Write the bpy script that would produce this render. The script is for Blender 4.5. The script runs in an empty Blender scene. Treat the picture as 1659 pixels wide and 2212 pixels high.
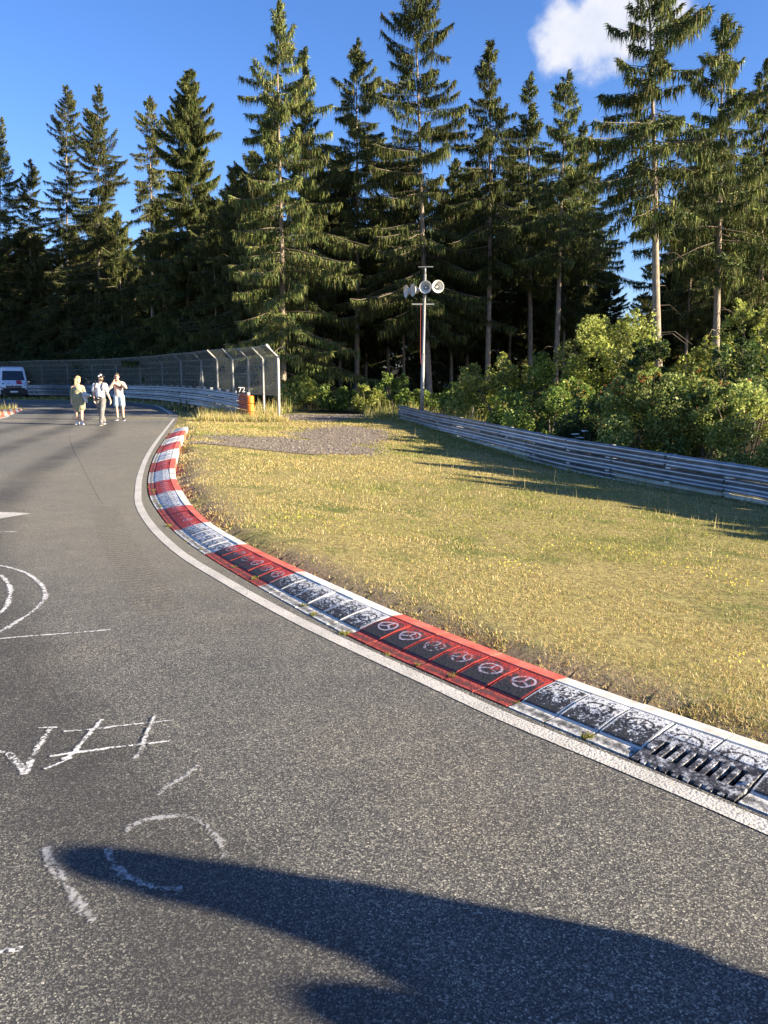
import bpy, bmesh, math, random
import numpy as np
from mathutils import Vector, Matrix
from mathutils.bvhtree import BVHTree

sc = bpy.context.scene
C = sc.collection
rnd = random.Random(7)
NR = np.random.default_rng(11)
R = math.radians

# ------------------------------------------------------------------ camera
F = 1662.0; PITCH = R(9.76); CH = 1.6
cam = bpy.data.cameras.new('camera'); cam_o = bpy.data.objects.new('camera', cam); C.objects.link(cam_o)
cam_o.location = (0, 0, CH); cam_o.rotation_euler = (math.pi/2 - PITCH, 0, 0)
cam.sensor_fit = 'VERTICAL'; cam.sensor_height = 36; cam.lens = 36*F/2212
cam.clip_start = .05; cam.clip_end = 3000
sc.camera = cam_o
SP, CP = math.sin(PITCH), math.cos(PITCH)

def ground(u, v, z=0.0):
    dv = (v-1106)/F; D = (CH-z)/(SP+CP*dv)
    return ((u-829.5)/F*D, D*(CP-dv*SP))
def at_depth(u, v, y):
    dv = (v-1106)/F; D = y/(CP-dv*SP)
    return Vector(((u-829.5)/F*D, y, CH-D*(SP+CP*dv)))

# ------------------------------------------------------------------ world and sun
SUN_EL, SUN_AZ = R(18.3), R(108.5)      # azimuth clockwise from +Y
w = bpy.data.worlds.new('World'); sc.world = w; w.use_nodes = True
nt = w.node_tree; nt.nodes.clear()
def N(nt, t, **k):
    n = nt.nodes.new(t)
    for a, b in k.items(): setattr(n, a, b)
    return n
def L(nt, a, b): nt.links.new(a, b)
out = N(nt, 'ShaderNodeOutputWorld'); bg = N(nt, 'ShaderNodeBackground')
sky = N(nt, 'ShaderNodeTexSky', sky_type='NISHITA'); sky.sun_disc = False
sky.sun_elevation = SUN_EL; sky.sun_rotation = SUN_AZ; sky.air_density = 1.0; sky.dust_density = 0.4; sky.ozone_density = 2.5
hs = N(nt, 'ShaderNodeHueSaturation'); hs.inputs['Saturation'].default_value = 1.12
stint = N(nt, 'ShaderNodeMixRGB'); stint.blend_type = 'MULTIPLY'; stint.inputs[0].default_value = 1; stint.inputs[2].default_value = (.68, .71, .92, 1)
L(nt, sky.outputs[0], stint.inputs[1]); L(nt, stint.outputs[0], hs.inputs['Color'])
# the one cloud: a lobed mass in the direction where it floats
tc = N(nt, 'ShaderNodeTexCoord')
def cdir(u, v):
    d = Vector(((u-829.5)/F, CP-(v-1106)/F*SP, -SP-(v-1106)/F*CP)); return d.normalized()
def vmath(op, a, b=None):
    n = N(nt, 'ShaderNodeVectorMath', operation=op)
    for i, q in enumerate((a, b)):
        if q is None: continue
        if isinstance(q, (tuple, Vector)): n.inputs[i].default_value = tuple(q)
        else: L(nt, q, n.inputs[i])
    return n
def m2(nt, op, a, b=None, c=None, clamp=False):
    n = N(nt, 'ShaderNodeMath', operation=op); n.use_clamp = clamp
    for i, q in enumerate((a, b, c)):
        if q is None: continue
        if isinstance(q, (int, float)): n.inputs[i].default_value = q
        else: L(nt, q, n.inputs[i])
    return n.outputs[0]
cn = N(nt, 'ShaderNodeTexNoise'); cn.inputs['Scale'].default_value = 14; cn.inputs['Detail'].default_value = 7; cn.inputs['Roughness'].default_value = .6
L(nt, tc.outputs['Generated'], cn.inputs['Vector'])
cn2 = N(nt, 'ShaderNodeTexNoise'); cn2.inputs['Scale'].default_value = 45; cn2.inputs['Detail'].default_value = 6
L(nt, tc.outputs['Generated'], cn2.inputs['Vector'])
dens = None
for (u, v, r, wgt) in ((1225, 72, .052, 1.0), (1180, 92, .028, .8), (1300, 62, .062, 1.1), (1370, 45, .055, 1.0), (1440, 38, .042, .7), (1268, 100, .035, .7), (1330, 95, .032, .7)):
    dd = vmath('DISTANCE', tc.outputs['Generated'], cdir(u, v)).outputs['Value']
    e = m2(nt, 'MULTIPLY', m2(nt, 'SUBTRACT', 1.0, m2(nt, 'DIVIDE', dd, r), clamp=True), wgt)
    dens = e if dens is None else m2(nt, 'MAXIMUM', dens, e)
dn = m2(nt, 'ADD', dens, m2(nt, 'MULTIPLY', m2(nt, 'SUBTRACT', cn.outputs[0], .5), 1.1))
dn = m2(nt, 'ADD', dn, m2(nt, 'MULTIPLY', m2(nt, 'SUBTRACT', cn2.outputs[0], .5), .5))
mr = N(nt, 'ShaderNodeMapRange'); mr.interpolation_type = 'SMOOTHSTEP'
mr.inputs[1].default_value = .16; mr.inputs[2].default_value = .62
L(nt, dn, mr.inputs[0])
cov = m2(nt, 'MULTIPLY', mr.outputs[0], m2(nt, 'GREATER_THAN', dens, .001))
ed = N(nt, 'ShaderNodeMapRange'); ed.inputs[1].default_value = .0; ed.inputs[2].default_value = .2
L(nt, dens, ed.inputs[0]); cov = m2(nt, 'MULTIPLY', cov, ed.outputs[0])
cmix = N(nt, 'ShaderNodeMixRGB'); L(nt, m2(nt, 'MULTIPLY', cov, .9), cmix.inputs[0]); L(nt, hs.outputs[0], cmix.inputs[1])
ccol = N(nt, 'ShaderNodeMixRGB'); ccol.inputs[1].default_value = (2.5, 2.75, 3.3, 1); ccol.inputs[2].default_value = (4.0, 3.85, 3.8, 1)
L(nt, cn2.outputs[0], ccol.inputs[0]); L(nt, ccol.outputs[0], cmix.inputs[2])
L(nt, cmix.outputs[0], bg.inputs['Color']); bg.inputs['Strength'].default_value = .075
L(nt, bg.outputs[0], out.inputs['Surface'])

sl = bpy.data.lights.new('sun', 'SUN'); sun = bpy.data.objects.new('sun', sl); C.objects.link(sun)
sl.energy = 5.0; sl.angle = R(.53); sl.color = (1.0, .85, .62)
sd = Vector((math.sin(SUN_AZ)*math.cos(SUN_EL), math.cos(SUN_AZ)*math.cos(SUN_EL), math.sin(SUN_EL)))
sun.rotation_euler = sd.to_track_quat('Z', 'Y').to_euler(); sun.location = sd*60
sc.view_settings.view_transform = 'Standard'; sc.view_settings.look = 'None'
sc.view_settings.gamma = 1; sc.view_settings.use_curve_mapping = False
sc.view_settings.exposure = 1.95
sc.cycles.max_bounces = 5; sc.cycles.transparent_max_bounces = 12

# ------------------------------------------------------------------ helpers
def tag(o, label=None, cat=None, group=None, kind=None):
    if label: o['label'] = label
    if cat: o['category'] = cat
    if group: o['group'] = group
    if kind: o['kind'] = kind
    return o
def empty(name, loc=(0, 0, 0), rz=0, **k):
    o = bpy.data.objects.new(name, None); C.objects.link(o); o.location = loc; o.rotation_euler = (0, 0, rz)
    o.empty_display_size = .2
    return tag(o, **k)
def link(name, me, parent=None, mat=None, **k):
    o = bpy.data.objects.new(name, me); C.objects.link(o)
    if parent is not None: o.parent = parent
    if mat is not None and not me.materials: me.materials.append(mat)
    return tag(o, **k)
def mesh_np(name, V, Fc, nside, cols=None, smooth=False):
    """fast mesh: V (n,3), Fc (m,nside) int"""
    me = bpy.data.meshes.new(name)
    V = np.asarray(V, dtype=np.float32); Fc = np.asarray(Fc, dtype=np.int32)
    me.vertices.add(len(V)); me.vertices.foreach_set('co', V.ravel())
    me.loops.add(Fc.size); me.loops.foreach_set('vertex_index', Fc.ravel())
    me.polygons.add(len(Fc)); me.polygons.foreach_set('loop_start', np.arange(0, Fc.size, nside, dtype=np.int32))
    me.polygons.foreach_set('loop_total', np.full(len(Fc), nside, dtype=np.int32))
    if smooth: me.polygons.foreach_set('use_smooth', np.ones(len(Fc), dtype=bool))
    if cols is not None:
        a = me.color_attributes.new('tint', 'FLOAT_COLOR', 'POINT')
        c4 = np.ones((len(V), 4), dtype=np.float32); c4[:, :3] = cols
        a.data.foreach_set('color', c4.ravel())
    me.update(calc_edges=True)
    return me
class MB:
    def __init__(s): s.v = []; s.f = []; s.m = []
    def add(s, vs, fs, mi=0):
        b = len(s.v); s.v += [tuple(q) for q in vs]; s.f += [tuple(b+i for i in f) for f in fs]; s.m += [mi]*len(fs)
        return s
    def box(s, c, d, M=None, mi=0, taper=1.0):
        vs = []
        for z in (-1, 1):
            k = taper if z > 0 else 1
            for x, y in ((-1, -1), (1, -1), (1, 1), (-1, 1)):
                p = Vector((x*d[0]/2*k, y*d[1]/2*k, z*d[2]/2))
                if M is not None: p = M @ p
                vs.append(p+Vector(c))
        return s.add(vs, [(0, 3, 2, 1), (4, 5, 6, 7), (0, 1, 5, 4), (1, 2, 6, 5), (2, 3, 7, 6), (3, 0, 4, 7)], mi)
    def tube(s, pts, rs, n=8, caps=True, mi=0):
        pts = [Vector(p) for p in pts]
        if isinstance(rs, (int, float)): rs = [rs]*len(pts)
        b = len(s.v); prev = None
        for i, p in enumerate(pts):
            t = (pts[min(i+1, len(pts)-1)]-pts[max(i-1, 0)]).normalized()
            if prev is None:
                a = Vector((0, 0, 1)) if abs(t.z) < .9 else Vector((1, 0, 0))
                x = t.cross(a).normalized()
            else: x = (prev-t*prev.dot(t)).normalized()
            prev = x; y = t.cross(x)
            for k in range(n):
                an = 2*math.pi*k/n; s.v.append(tuple(p+(x*math.cos(an)+y*math.sin(an))*rs[i]))
        for i in range(len(pts)-1):
            for k in range(n):
                s.f.append((b+i*n+k, b+i*n+(k+1) % n, b+(i+1)*n+(k+1) % n, b+(i+1)*n+k)); s.m.append(mi)
        if caps:
            s.f.append(tuple(b+k for k in reversed(range(n)))); s.m.append(mi)
            s.f.append(tuple(b+(len(pts)-1)*n+k for k in range(n))); s.m.append(mi)
        return s
    def mesh(s, name, mats=(), smooth=False, bevel=0):
        me = bpy.data.meshes.new(name); me.from_pydata(s.v, [], s.f)
        for m in (mats if isinstance(mats, (list, tuple)) else (mats,)): me.materials.append(m)
        for p, mi in zip(me.polygons, s.m): p.material_index = mi; p.use_smooth = smooth
        if bevel:
            bm = bmesh.new(); bm.from_mesh(me)
            bmesh.ops.bevel(bm, geom=bm.edges[:], offset=bevel, segments=1, affect='EDGES', profile=.6)
            bm.to_mesh(me); bm.free()
        me.update(); return me
    def obj(s, name, mats, parent=None, smooth=False, bevel=0, **k):
        return link(name, s.mesh(name, mats, smooth, bevel), parent, **k)

def mat(name, col=(.5, .5, .5), rough=.8, metal=0.0, spec=.4):
    m = bpy.data.materials.new(name); m.use_nodes = True
    p = m.node_tree.nodes['Principled BSDF']
    p.inputs['Base Color'].default_value = (*col, 1); p.inputs['Roughness'].default_value = rough
    p.inputs['Metallic'].default_value = metal; p.inputs['Specular IOR Level'].default_value = spec
    return m
def P(m): return m.node_tree.nodes['Principled BSDF']
def noise(nt, scale, detail=4, rough=.55, coord='Object', dist=0.0, vec=None):
    n = N(nt, 'ShaderNodeTexNoise'); n.inputs['Scale'].default_value = scale; n.inputs['Detail'].default_value = detail
    n.inputs['Roughness'].default_value = rough; n.inputs['Distortion'].default_value = dist
    if vec is None:
        t = N(nt, 'ShaderNodeTexCoord'); vec = t.outputs[coord]
    L(nt, vec, n.inputs['Vector']); return n.outputs['Fac']
def ramp(nt, fac, stops):
    r = N(nt, 'ShaderNodeValToRGB'); L(nt, fac, r.inputs[0])
    e = r.color_ramp.elements
    while len(e) < len(stops): e.new(.5)
    for i, (p, c) in enumerate(stops):
        e[i].position = p; e[i].color = (*c, 1) if len(c) == 3 else c
    return r.outputs[0]
def mixc(nt, f, a, b, mode='MIX'):
    n = N(nt, 'ShaderNodeMixRGB'); n.blend_type = mode
    for i, q in enumerate((f, a, b)):
        if isinstance(q, (int, float)): n.inputs[i].default_value = q
        elif isinstance(q, tuple): n.inputs[i].default_value = (*q, 1) if len(q) == 3 else q
        else: L(nt, q, n.inputs[i])
    return n.outputs[0]
def sstep(nt, x, a, b):
    n = N(nt, 'ShaderNodeMapRange'); n.interpolation_type = 'SMOOTHSTEP'; L(nt, x, n.inputs[0])
    n.inputs[1].default_value = a; n.inputs[2].default_value = b
    return n.outputs[0]
def bump(m, h, dist=.01, strength=1.0):
    nt = m.node_tree; b = N(nt, 'ShaderNodeBump'); b.inputs['Distance'].default_value = dist; b.inputs['Strength'].default_value = strength
    L(nt, h, b.inputs['Height']); L(nt, b.outputs[0], P(m).inputs['Normal'])
def noisy(m, c1, c2, scale=8, detail=5, bd=0.0, coord='Object', lo=.35, hi=.65):
    nt = m.node_tree; f = noise(nt, scale, detail, coord=coord)
    L(nt, ramp(nt, f, [(lo, c1), (hi, c2)]), P(m).inputs['Base Color'])
    if bd: bump(m, f, bd)
    return m

# value noise in numpy for tints and masks
_tab = np.random.default_rng(5).random((256, 256))
def vnoise(x, y):
    xi = np.floor(x).astype(int); yi = np.floor(y).astype(int); fx = x-xi; fy = y-yi
    fx = fx*fx*(3-2*fx); fy = fy*fy*(3-2*fy)
    g = lambda a, b: _tab[a % 256, b % 256]
    return (g(xi, yi)*(1-fx)+g(xi+1, yi)*fx)*(1-fy)+(g(xi, yi+1)*(1-fx)+g(xi+1, yi+1)*fx)*fy
def fbm(x, y, o=4):
    s = 0; a = .5; t = 0
    for i in range(o): s = s+a*vnoise(x*2**i+17*i, y*2**i+31*i); t += a; a *= .5
    return s/t

def catmull(P_, t):
    n = len(P_); i = int(math.floor(t)); i = max(0, min(n-2, i)); f = t-i
    p0 = P_[max(i-1, 0)]; p1 = P_[i]; p2 = P_[i+1]; p3 = P_[min(i+2, n-1)]
    return .5*((2*p1)+(-p0+p2)*f+(2*p0-5*p1+4*p2-p3)*f*f+(-p0+3*p1-3*p2+p3)*f*f*f)
def resample(pts, step):
    P_ = [Vector(p) for p in pts]; dense = [catmull(P_, i/20) for i in range((len(P_)-1)*20+1)]
    res = [dense[0]]; acc = 0
    for a, b in zip(dense, dense[1:]):
        acc += (b-a).length
        if acc >= step: res.append(b); acc = 0
    if (res[-1]-dense[-1]).length > 1e-4: res.append(dense[-1])
    return res
class Path:
    def __init__(s, pts, step=.25):
        s.p = resample(pts, step); s.s = [0]
        for a, b in zip(s.p, s.p[1:]): s.s.append(s.s[-1]+(b-a).length)
        s.len = s.s[-1]
    def at(s, d):
        d = max(0, min(s.len, d)); i = int(np.searchsorted(s.s, d)); i = max(1, min(len(s.p)-1, i))
        a, b = s.s[i-1], s.s[i]; return s.p[i-1].lerp(s.p[i], (d-a)/(b-a) if b > a else 0)
    def tan(s, d): return (s.at(min(s.len, d+.15))-s.at(max(0, d-.15))).normalized()
    def s_of_u(s, u):   # arc length where the path is seen at column u
        best = min(range(len(s.p)), key=lambda i: abs(829.5+F*s.p[i].x/(s.p[i].y*CP+(CH-s.p[i].z)*SP)-u)); return s.s[best]

# ------------------------------------------------------------------ kerb curves
IN = [(1088, 1528), (740, 1371), (552, 1267), (437, 1197), (371, 1146), (335, 1100), (320, 1071), (317, 1044), (320, 1021), (326, 1000), (335, 980), (345, 963), (355, 949), (365, 936), (374, 926)]
OU = [(1227, 1462), (873, 1327), (660, 1234), (535, 1175), (455, 1128), (416, 1092), (394, 1059), (382, 1035), (378, 1012), (381, 990), (386, 968), (391, 953), (397, 940), (402, 930), (406, 922)]
KZ = .085
inner = [Vector((3.25, .35)), Vector((2.42, 1.5)), Vector((1.49, 2.54))]+[Vector(ground(*q)) for q in IN]
outer = [Vector((3.62, .62)), Vector((2.78, 1.75)), Vector((1.83, 2.80))]+[Vector(ground(*q, KZ)) for q in OU]
def kin(t): return catmull(inner, t+3)
def kou(t): return catmull(outer, t+3)
kout_dense = np.array([kou(t)[:] for t in np.linspace(-3, 14, 340)])
kin_dense = np.array([kin(t)[:] for t in np.linspace(-3, 14, 340)])
_ko = kout_dense[np.argsort(kout_dense[:, 1])]
def xk(y):   # x of the kerb's grass side at depth y
    y = np.asarray(y, float)
    x = np.interp(y, _ko[:, 1], _ko[:, 0])
    x = np.where(y < _ko[0, 1], _ko[0, 0]+(_ko[0, 1]-y)*.75, x)
    return np.where(y > _ko[-1, 1], _ko[-1, 0]-(y-_ko[-1, 1])*.28, x)
def sst(a, b, x):
    t = np.clip((x-a)/(b-a), 0, 1); return t*t*(3-2*t)
def gz(x, y):
    x = np.asarray(x, float); y = np.asarray(y, float)
    d = x-xk(y)
    z = -.080*np.clip(d-.35, 0, 16)*(1-sst(20, 34, y))
    z = z*sst(-20, 4, y)+.05*sst(0, .5, d)*(1-sst(.6, 3, d))*(y < 27)
    z = z+.04*(fbm(x*.5+50, y*.5+50, 3)-.5)*sst(.3, 1.5, d)
    z = z+3.5*sst(70, 130, y)
    return z

# ------------------------------------------------------------------ materials
def asphalt_mat():
    m = mat('asphalt', rough=.75, spec=.35); nt = m.node_tree
    geo = N(nt, 'ShaderNodeTexCoord').outputs['Object']
    wob = N(nt, 'ShaderNodeTexNoise'); wob.inputs['Scale'].default_value = 60; wob.inputs['Detail'].default_value = 2; L(nt, geo, wob.inputs['Vector'])
    wv = N(nt, 'ShaderNodeVectorMath', operation='MULTIPLY_ADD'); L(nt, wob.outputs['Color'], wv.inputs[0]); wv.inputs[1].default_value = (.016, .016, .016); L(nt, geo, wv.inputs[2])
    vo = N(nt, 'ShaderNodeTexVoronoi'); vo.inputs['Scale'].default_value = 150; L(nt, wv.outputs[0], vo.inputs['Vector'])
    sep = N(nt, 'ShaderNodeSeparateColor'); L(nt, vo.outputs['Color'], sep.inputs[0])
    n1 = noise(nt, 75, 6, .8, vec=geo); n2 = noise(nt, 190, 4, .75, vec=geo)
    chip = ramp(nt, sep.outputs[0], [(0, (.104, .107, .106)), (.45, (.194, .197, .183)), (.8, (.30, .30, .265)), (1, (.56, .55, .47))])
    gap = sstep(nt, m2(nt, 'ADD', vo.outputs['Distance'], m2(nt, 'MULTIPLY', m2(nt, 'SUBTRACT', n1, .5), 1.5)), .38, .62)
    c = mixc(nt, gap, chip, (.056, .056, .058))
    big = noise(nt, .28, 5, .6, vec=geo); c = mixc(nt, 1.0, c, ramp(nt, big, [(.3, (.74, .75, .78)), (.5, (.95, .93, .92)), (.72, (1.3, 1.18, 1.04))]), 'MULTIPLY')
    fine = noise(nt, 3.0, 5, .7, vec=geo); c = mixc(nt, 1.0, c, ramp(nt, fine, [(.3, (.84, .84, .85)), (.7, (1.14, 1.13, 1.11))]), 'MULTIPLY')
    at = N(nt, 'ShaderNodeAttribute'); at.attribute_name = 'dust'
    c = mixc(nt, m2(nt, 'MULTIPLY', at.outputs['Fac'], m2(nt, 'ADD', .35, m2(nt, 'MULTIPLY', fine, .6))), c, (.245, .222, .165))
    L(nt, c, P(m).inputs['Base Color'])
    h = m2(nt, 'ADD', m2(nt, 'MULTIPLY', m2(nt, 'MULTIPLY', m2(nt, 'SUBTRACT', 1, gap), m2(nt, 'ADD', .45, sep.outputs[1])), .8), m2(nt, 'MULTIPLY', n1, 1.3))
    h = m2(nt, 'ADD', h, m2(nt, 'MULTIPLY', n2, .55))
    bump(m, h, .0062, 1.0)
    return m
M_asph = asphalt_mat()

def ground_mat():
    m = mat('field_soil_and_turf', rough=1, spec=.1); nt = m.node_tree
    geo = N(nt, 'ShaderNodeTexCoord').outputs['Object']
    a = noise(nt, 1.3, 6, .65, vec=geo); b = noise(nt, 14, 6, .7, vec=geo); g = noise(nt, .35, 4, .6, vec=geo)
    c = ramp(nt, b, [(.3, (.12, .085, .045)), (.5, (.245, .205, .085)), (.7, (.36, .31, .13))])
    green = ramp(nt, b, [(.3, (.045, .06, .02)), (.7, (.17, .19, .055))])
    c = mixc(nt, sstep(nt, m2(nt, 'ADD', m2(nt, 'MULTIPLY', a, .5), m2(nt, 'MULTIPLY', g, .5)), .48, .62), c, green)
    at = N(nt, 'ShaderNodeAttribute'); at.attribute_name = 'soil'
    dirt = ramp(nt, noise(nt, 30, 5, .7, vec=geo), [(.3, (.13, .10, .07)), (.7, (.30, .235, .165))])
    c = mixc(nt, at.outputs['Fac'], c, dirt)
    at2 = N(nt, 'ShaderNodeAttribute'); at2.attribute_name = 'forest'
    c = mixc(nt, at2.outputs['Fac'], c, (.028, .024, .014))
    L(nt, c, P(m).inputs['Base Color']); bump(m, b, .04, .8)
    return m
M_ground = ground_mat()

def tint_mat(name, rough=.7, trans=.25, spec=.2, objvar=.25):
    m = bpy.data.materials.new(name); m.use_nodes = True; nt = m.node_tree; p = P(m)
    at = N(nt, 'ShaderNodeVertexColor'); at.layer_name = 'tint'
    oi = N(nt, 'ShaderNodeObjectInfo')
    mr = N(nt, 'ShaderNodeMapRange'); L(nt, oi.outputs['Random'], mr.inputs[0]); mr.inputs[3].default_value = 1-objvar; mr.inputs[4].default_value = 1+objvar
    c = N(nt, 'ShaderNodeVectorMath', operation='SCALE'); L(nt, at.outputs['Color'], c.inputs[0]); L(nt, mr.outputs[0], c.inputs['Scale'])
    L(nt, c.outputs[0], p.inputs['Base Color']); p.inputs['Roughness'].default_value = rough; p.inputs['Specular IOR Level'].default_value = spec
    tr = N(nt, 'ShaderNodeBsdfTranslucent'); L(nt, c.outputs[0], tr.inputs['Color'])
    mx = N(nt, 'ShaderNodeMixShader'); mx.inputs[0].default_value = trans
    L(nt, p.outputs[0], mx.inputs[1]); L(nt, tr.outputs[0], mx.inputs[2])
    L(nt, mx.outputs[0], nt.nodes['Material Output'].inputs['Surface'])
    return m
M_needle = tint_mat('spruce_needles', .75, .15, .15)
M_leaf = tint_mat('broad_leaves', .5, .45, .35, .12)
M_grass = tint_mat('dry_grass', .8, .3, .15, 0)

def bark_mat(name, c1, c2):
    m = mat(name, rough=.95, spec=.1); nt = m.node_tree
    tcx = N(nt, 'ShaderNodeTexCoord'); mp = N(nt, 'ShaderNodeMapping'); mp.inputs['Scale'].default_value = (6, 6, 1.6); L(nt, tcx.outputs['Object'], mp.inputs[0])
    f = noise(nt, 2.2, 6, .7, vec=mp.outputs[0]); L(nt, ramp(nt, f, [(.3, c1), (.7, c2)]), P(m).inputs['Base Color']); bump(m, f, .05)
    return m
M_bark = bark_mat('spruce_bark', (.14, .11, .085), (.42, .35, .27))
M_twig = mat('dead_twig_wood', (.13, .105, .08), .9)

def steel(name, c1, c2, metal=.85, rough=.38):
    m = mat(name, rough=rough, metal=metal); nt = m.node_tree
    tcx = N(nt, 'ShaderNodeTexCoord'); oi = N(nt, 'ShaderNodeObjectInfo')
    ad = N(nt, 'ShaderNodeVectorMath', operation='ADD'); L(nt, tcx.outputs['Object'], ad.inputs[0])
    cmb = N(nt, 'ShaderNodeCombineXYZ'); L(nt, m2(nt, 'MULTIPLY', oi.outputs['Random'], 40), cmb.inputs[0]); L(nt, cmb.outputs[0], ad.inputs[1])
    f = noise(nt, 2.5, 7, .7, vec=ad.outputs[0]); g = noise(nt, 30, 3, .6, vec=ad.outputs[0])
    f = m2(nt, 'ADD', m2(nt, 'MULTIPLY', f, .75), m2(nt, 'MULTIPLY', g, .25))
    c = ramp(nt, f, [(.36, c1), (.64, c2)])
    mr = N(nt, 'ShaderNodeMapRange'); L(nt, oi.outputs['Random'], mr.inputs[0]); mr.inputs[3].default_value = .78; mr.inputs[4].default_value = 1.15
    sc_ = N(nt, 'ShaderNodeVectorMath', operation='SCALE'); L(nt, c, sc_.inputs[0]); L(nt, mr.outputs[0], sc_.inputs['Scale'])
    L(nt, sc_.outputs[0], P(m).inputs['Base Color'])
    L(nt, m2(nt, 'ADD', rough-.1, m2(nt, 'MULTIPLY', f, .3)), P(m).inputs['Roughness'])
    return m
M_galv = steel('weathered_galvanised_steel', (.27, .28, .30), (.50, .51, .53))
M_pale = steel('chalky_pale_steel', (.40, .37, .28), (.72, .68, .55), .15, .6)
M_orange = noisy(mat('orange_paint', rough=.5), (.75, .17, .02), (.85, .24, .03), 6)
M_redor = noisy(mat('faded_red_orange_paint', rough=.6), (.36, .09, .05), (.55, .13, .05), 4)
M_white_sp = mat('white_spacer', (.75, .74, .70), .6)
M_wire = mat('fence_wire', (.22, .23, .21), .6, .2)
M_pole = steel('galvanised_pole', (.17, .175, .17), (.28, .28, .265), .3, .5)
M_horn = noisy(mat('pale_grey_horn', rough=.45), (.50, .50, .46), (.66, .65, .6), 5)
M_black = mat('black_plastic', (.015, .015, .017), .5)
M_white = mat('white_lettering', (.82, .82, .8), .6)

def paint_mat(name, red):
    """kerb block: paint worn black by tyres low on the slope, a sprayed ring with three spokes"""
    m = mat(name, rough=.7, spec=.3); nt = m.node_tree
    uv = N(nt, 'ShaderNodeUVMap').outputs[0]
    s = N(nt, 'ShaderNodeSeparateXYZ'); L(nt, uv, s.inputs[0]); U, V_ = s.outputs[0], s.outputs[1]
    oc = N(nt, 'ShaderNodeTexCoord').outputs['Object']
    oi = N(nt, 'ShaderNodeObjectInfo').outputs['Random']
    f1 = noise(nt, 22, 6, .75, vec=oc); f2 = noise(nt, 75, 4, .7, vec=oc); f3 = noise(nt, 5, 3, .6, vec=oc)
    nz = m2(nt, 'ADD', m2(nt, 'MULTIPLY', f1, .45), m2(nt, 'MULTIPLY', f2, .55))
    if red: paint = ramp(nt, f3, [(.3, (.40, .035, .03)), (.7, (.56, .07, .05))])
    else: paint = ramp(nt, f3, [(.3, (.60, .60, .58)), (.7, (.78, .77, .73))])
    dark = ramp(nt, f2, [(.3, (.018, .017, .018)), (.7, (.07, .066, .066))])
    at = N(nt, 'ShaderNodeAttribute'); at.attribute_type = 'OBJECT'; at.attribute_name = 'wear'
    # wear falls with height on the slope (V 0 at the road, 1 at the grass)
    lvl = m2(nt, 'ADD', m2(nt, 'MULTIPLY', m2(nt, 'SUBTRACT', .55, V_), m2(nt, 'MULTIPLY', at.outputs['Fac'], 1.15 if red else .85)), m2(nt, 'MULTIPLY', m2(nt, 'SUBTRACT', at.outputs['Fac'], .5), .9))
    rr0 = m2(nt, 'SQRT', m2(nt, 'ADD', m2(nt, 'POWER', m2(nt, 'SUBTRACT', U, .5), 2), m2(nt, 'POWER', m2(nt, 'MULTIPLY', m2(nt, 'SUBTRACT', V_, .58), 1.3), 2)))
    lvl = m2(nt, 'SUBTRACT', lvl, m2(nt, 'MULTIPLY', m2(nt, 'SUBTRACT', 1, sstep(nt, rr0, .25, .42)), .0 if red else .12))
    k = sstep(nt, m2(nt, 'ADD', m2(nt, 'MULTIPLY', m2(nt, 'SUBTRACT', nz, .5), 3.2 if red else 4.6), lvl), -.10, .22)
    edge = m2(nt, 'MAXIMUM', m2(nt, 'ABSOLUTE', m2(nt, 'SUBTRACT', U, .5)), m2(nt, 'ABSOLUTE', m2(nt, 'MULTIPLY', m2(nt, 'SUBTRACT', V_, .5), 1.0)))
    keep = sstep(nt, m2(nt, 'ADD', edge, m2(nt, 'MULTIPLY', nz, .06)), .475, .51)
    k = m2(nt, 'MULTIPLY', k, m2(nt, 'SUBTRACT', 1, m2(nt, 'MULTIPLY', keep, .75)))
    c = mixc(nt, k, paint, dark)
    # ring and spokes
    dx = m2(nt, 'SUBTRACT', U, .5); dy = m2(nt, 'MULTIPLY', m2(nt, 'SUBTRACT', V_, .58), 1.45)
    jx = m2(nt, 'MULTIPLY', m2(nt, 'SUBTRACT', f3, .5), .22); dx = m2(nt, 'ADD', dx, jx); dy = m2(nt, 'ADD', dy, m2(nt, 'MULTIPLY', m2(nt, 'SUBTRACT', noise(nt, 9, 2, .5, vec=oc), .5), .22))
    r = m2(nt, 'SQRT', m2(nt, 'ADD', m2(nt, 'MULTIPLY', dx, dx), m2(nt, 'MULTIPLY', dy, dy)))
    ring = m2(nt, 'SUBTRACT', 1, sstep(nt, m2(nt, 'ABSOLUTE', m2(nt, 'SUBTRACT', r, .30)), .018, .05))
    sp = None
    for an in (90, 210, 330):
        ca, sa = math.cos(R(an)), math.sin(R(an))
        al = m2(nt, 'ADD', m2(nt, 'MULTIPLY', dx, ca), m2(nt, 'MULTIPLY', dy, sa))
        ac = m2(nt, 'ABSOLUTE', m2(nt, 'SUBTRACT', m2(nt, 'MULTIPLY', dx, sa), m2(nt, 'MULTIPLY', dy, ca)))
        q = m2(nt, 'MULTIPLY', m2(nt, 'SUBTRACT', 1, sstep(nt, ac, .012, .045)), m2(nt, 'MULTIPLY', m2(nt, 'GREATER_THAN', al, 0), m2(nt, 'LESS_THAN', r, .3)))
        sp = q if sp is None else m2(nt, 'MAXIMUM', sp, q)
    em = m2(nt, 'MAXIMUM', ring, sp)
    em = m2(nt, 'MULTIPLY', em, sstep(nt, m2(nt, 'ADD', nz, m2(nt, 'MULTIPLY', m2(nt, 'SUBTRACT', oi, .5), .10)), .44 if red else .38, .53 if red else .47))
    c = mixc(nt, m2(nt, 'MULTIPLY', em, .80 if red else .95), c, (.62, .52, .60) if red else (.02, .02, .025))
    L(nt, c, P(m).inputs['Base Color']); bump(m, nz, .01, .8)
    return m
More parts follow.
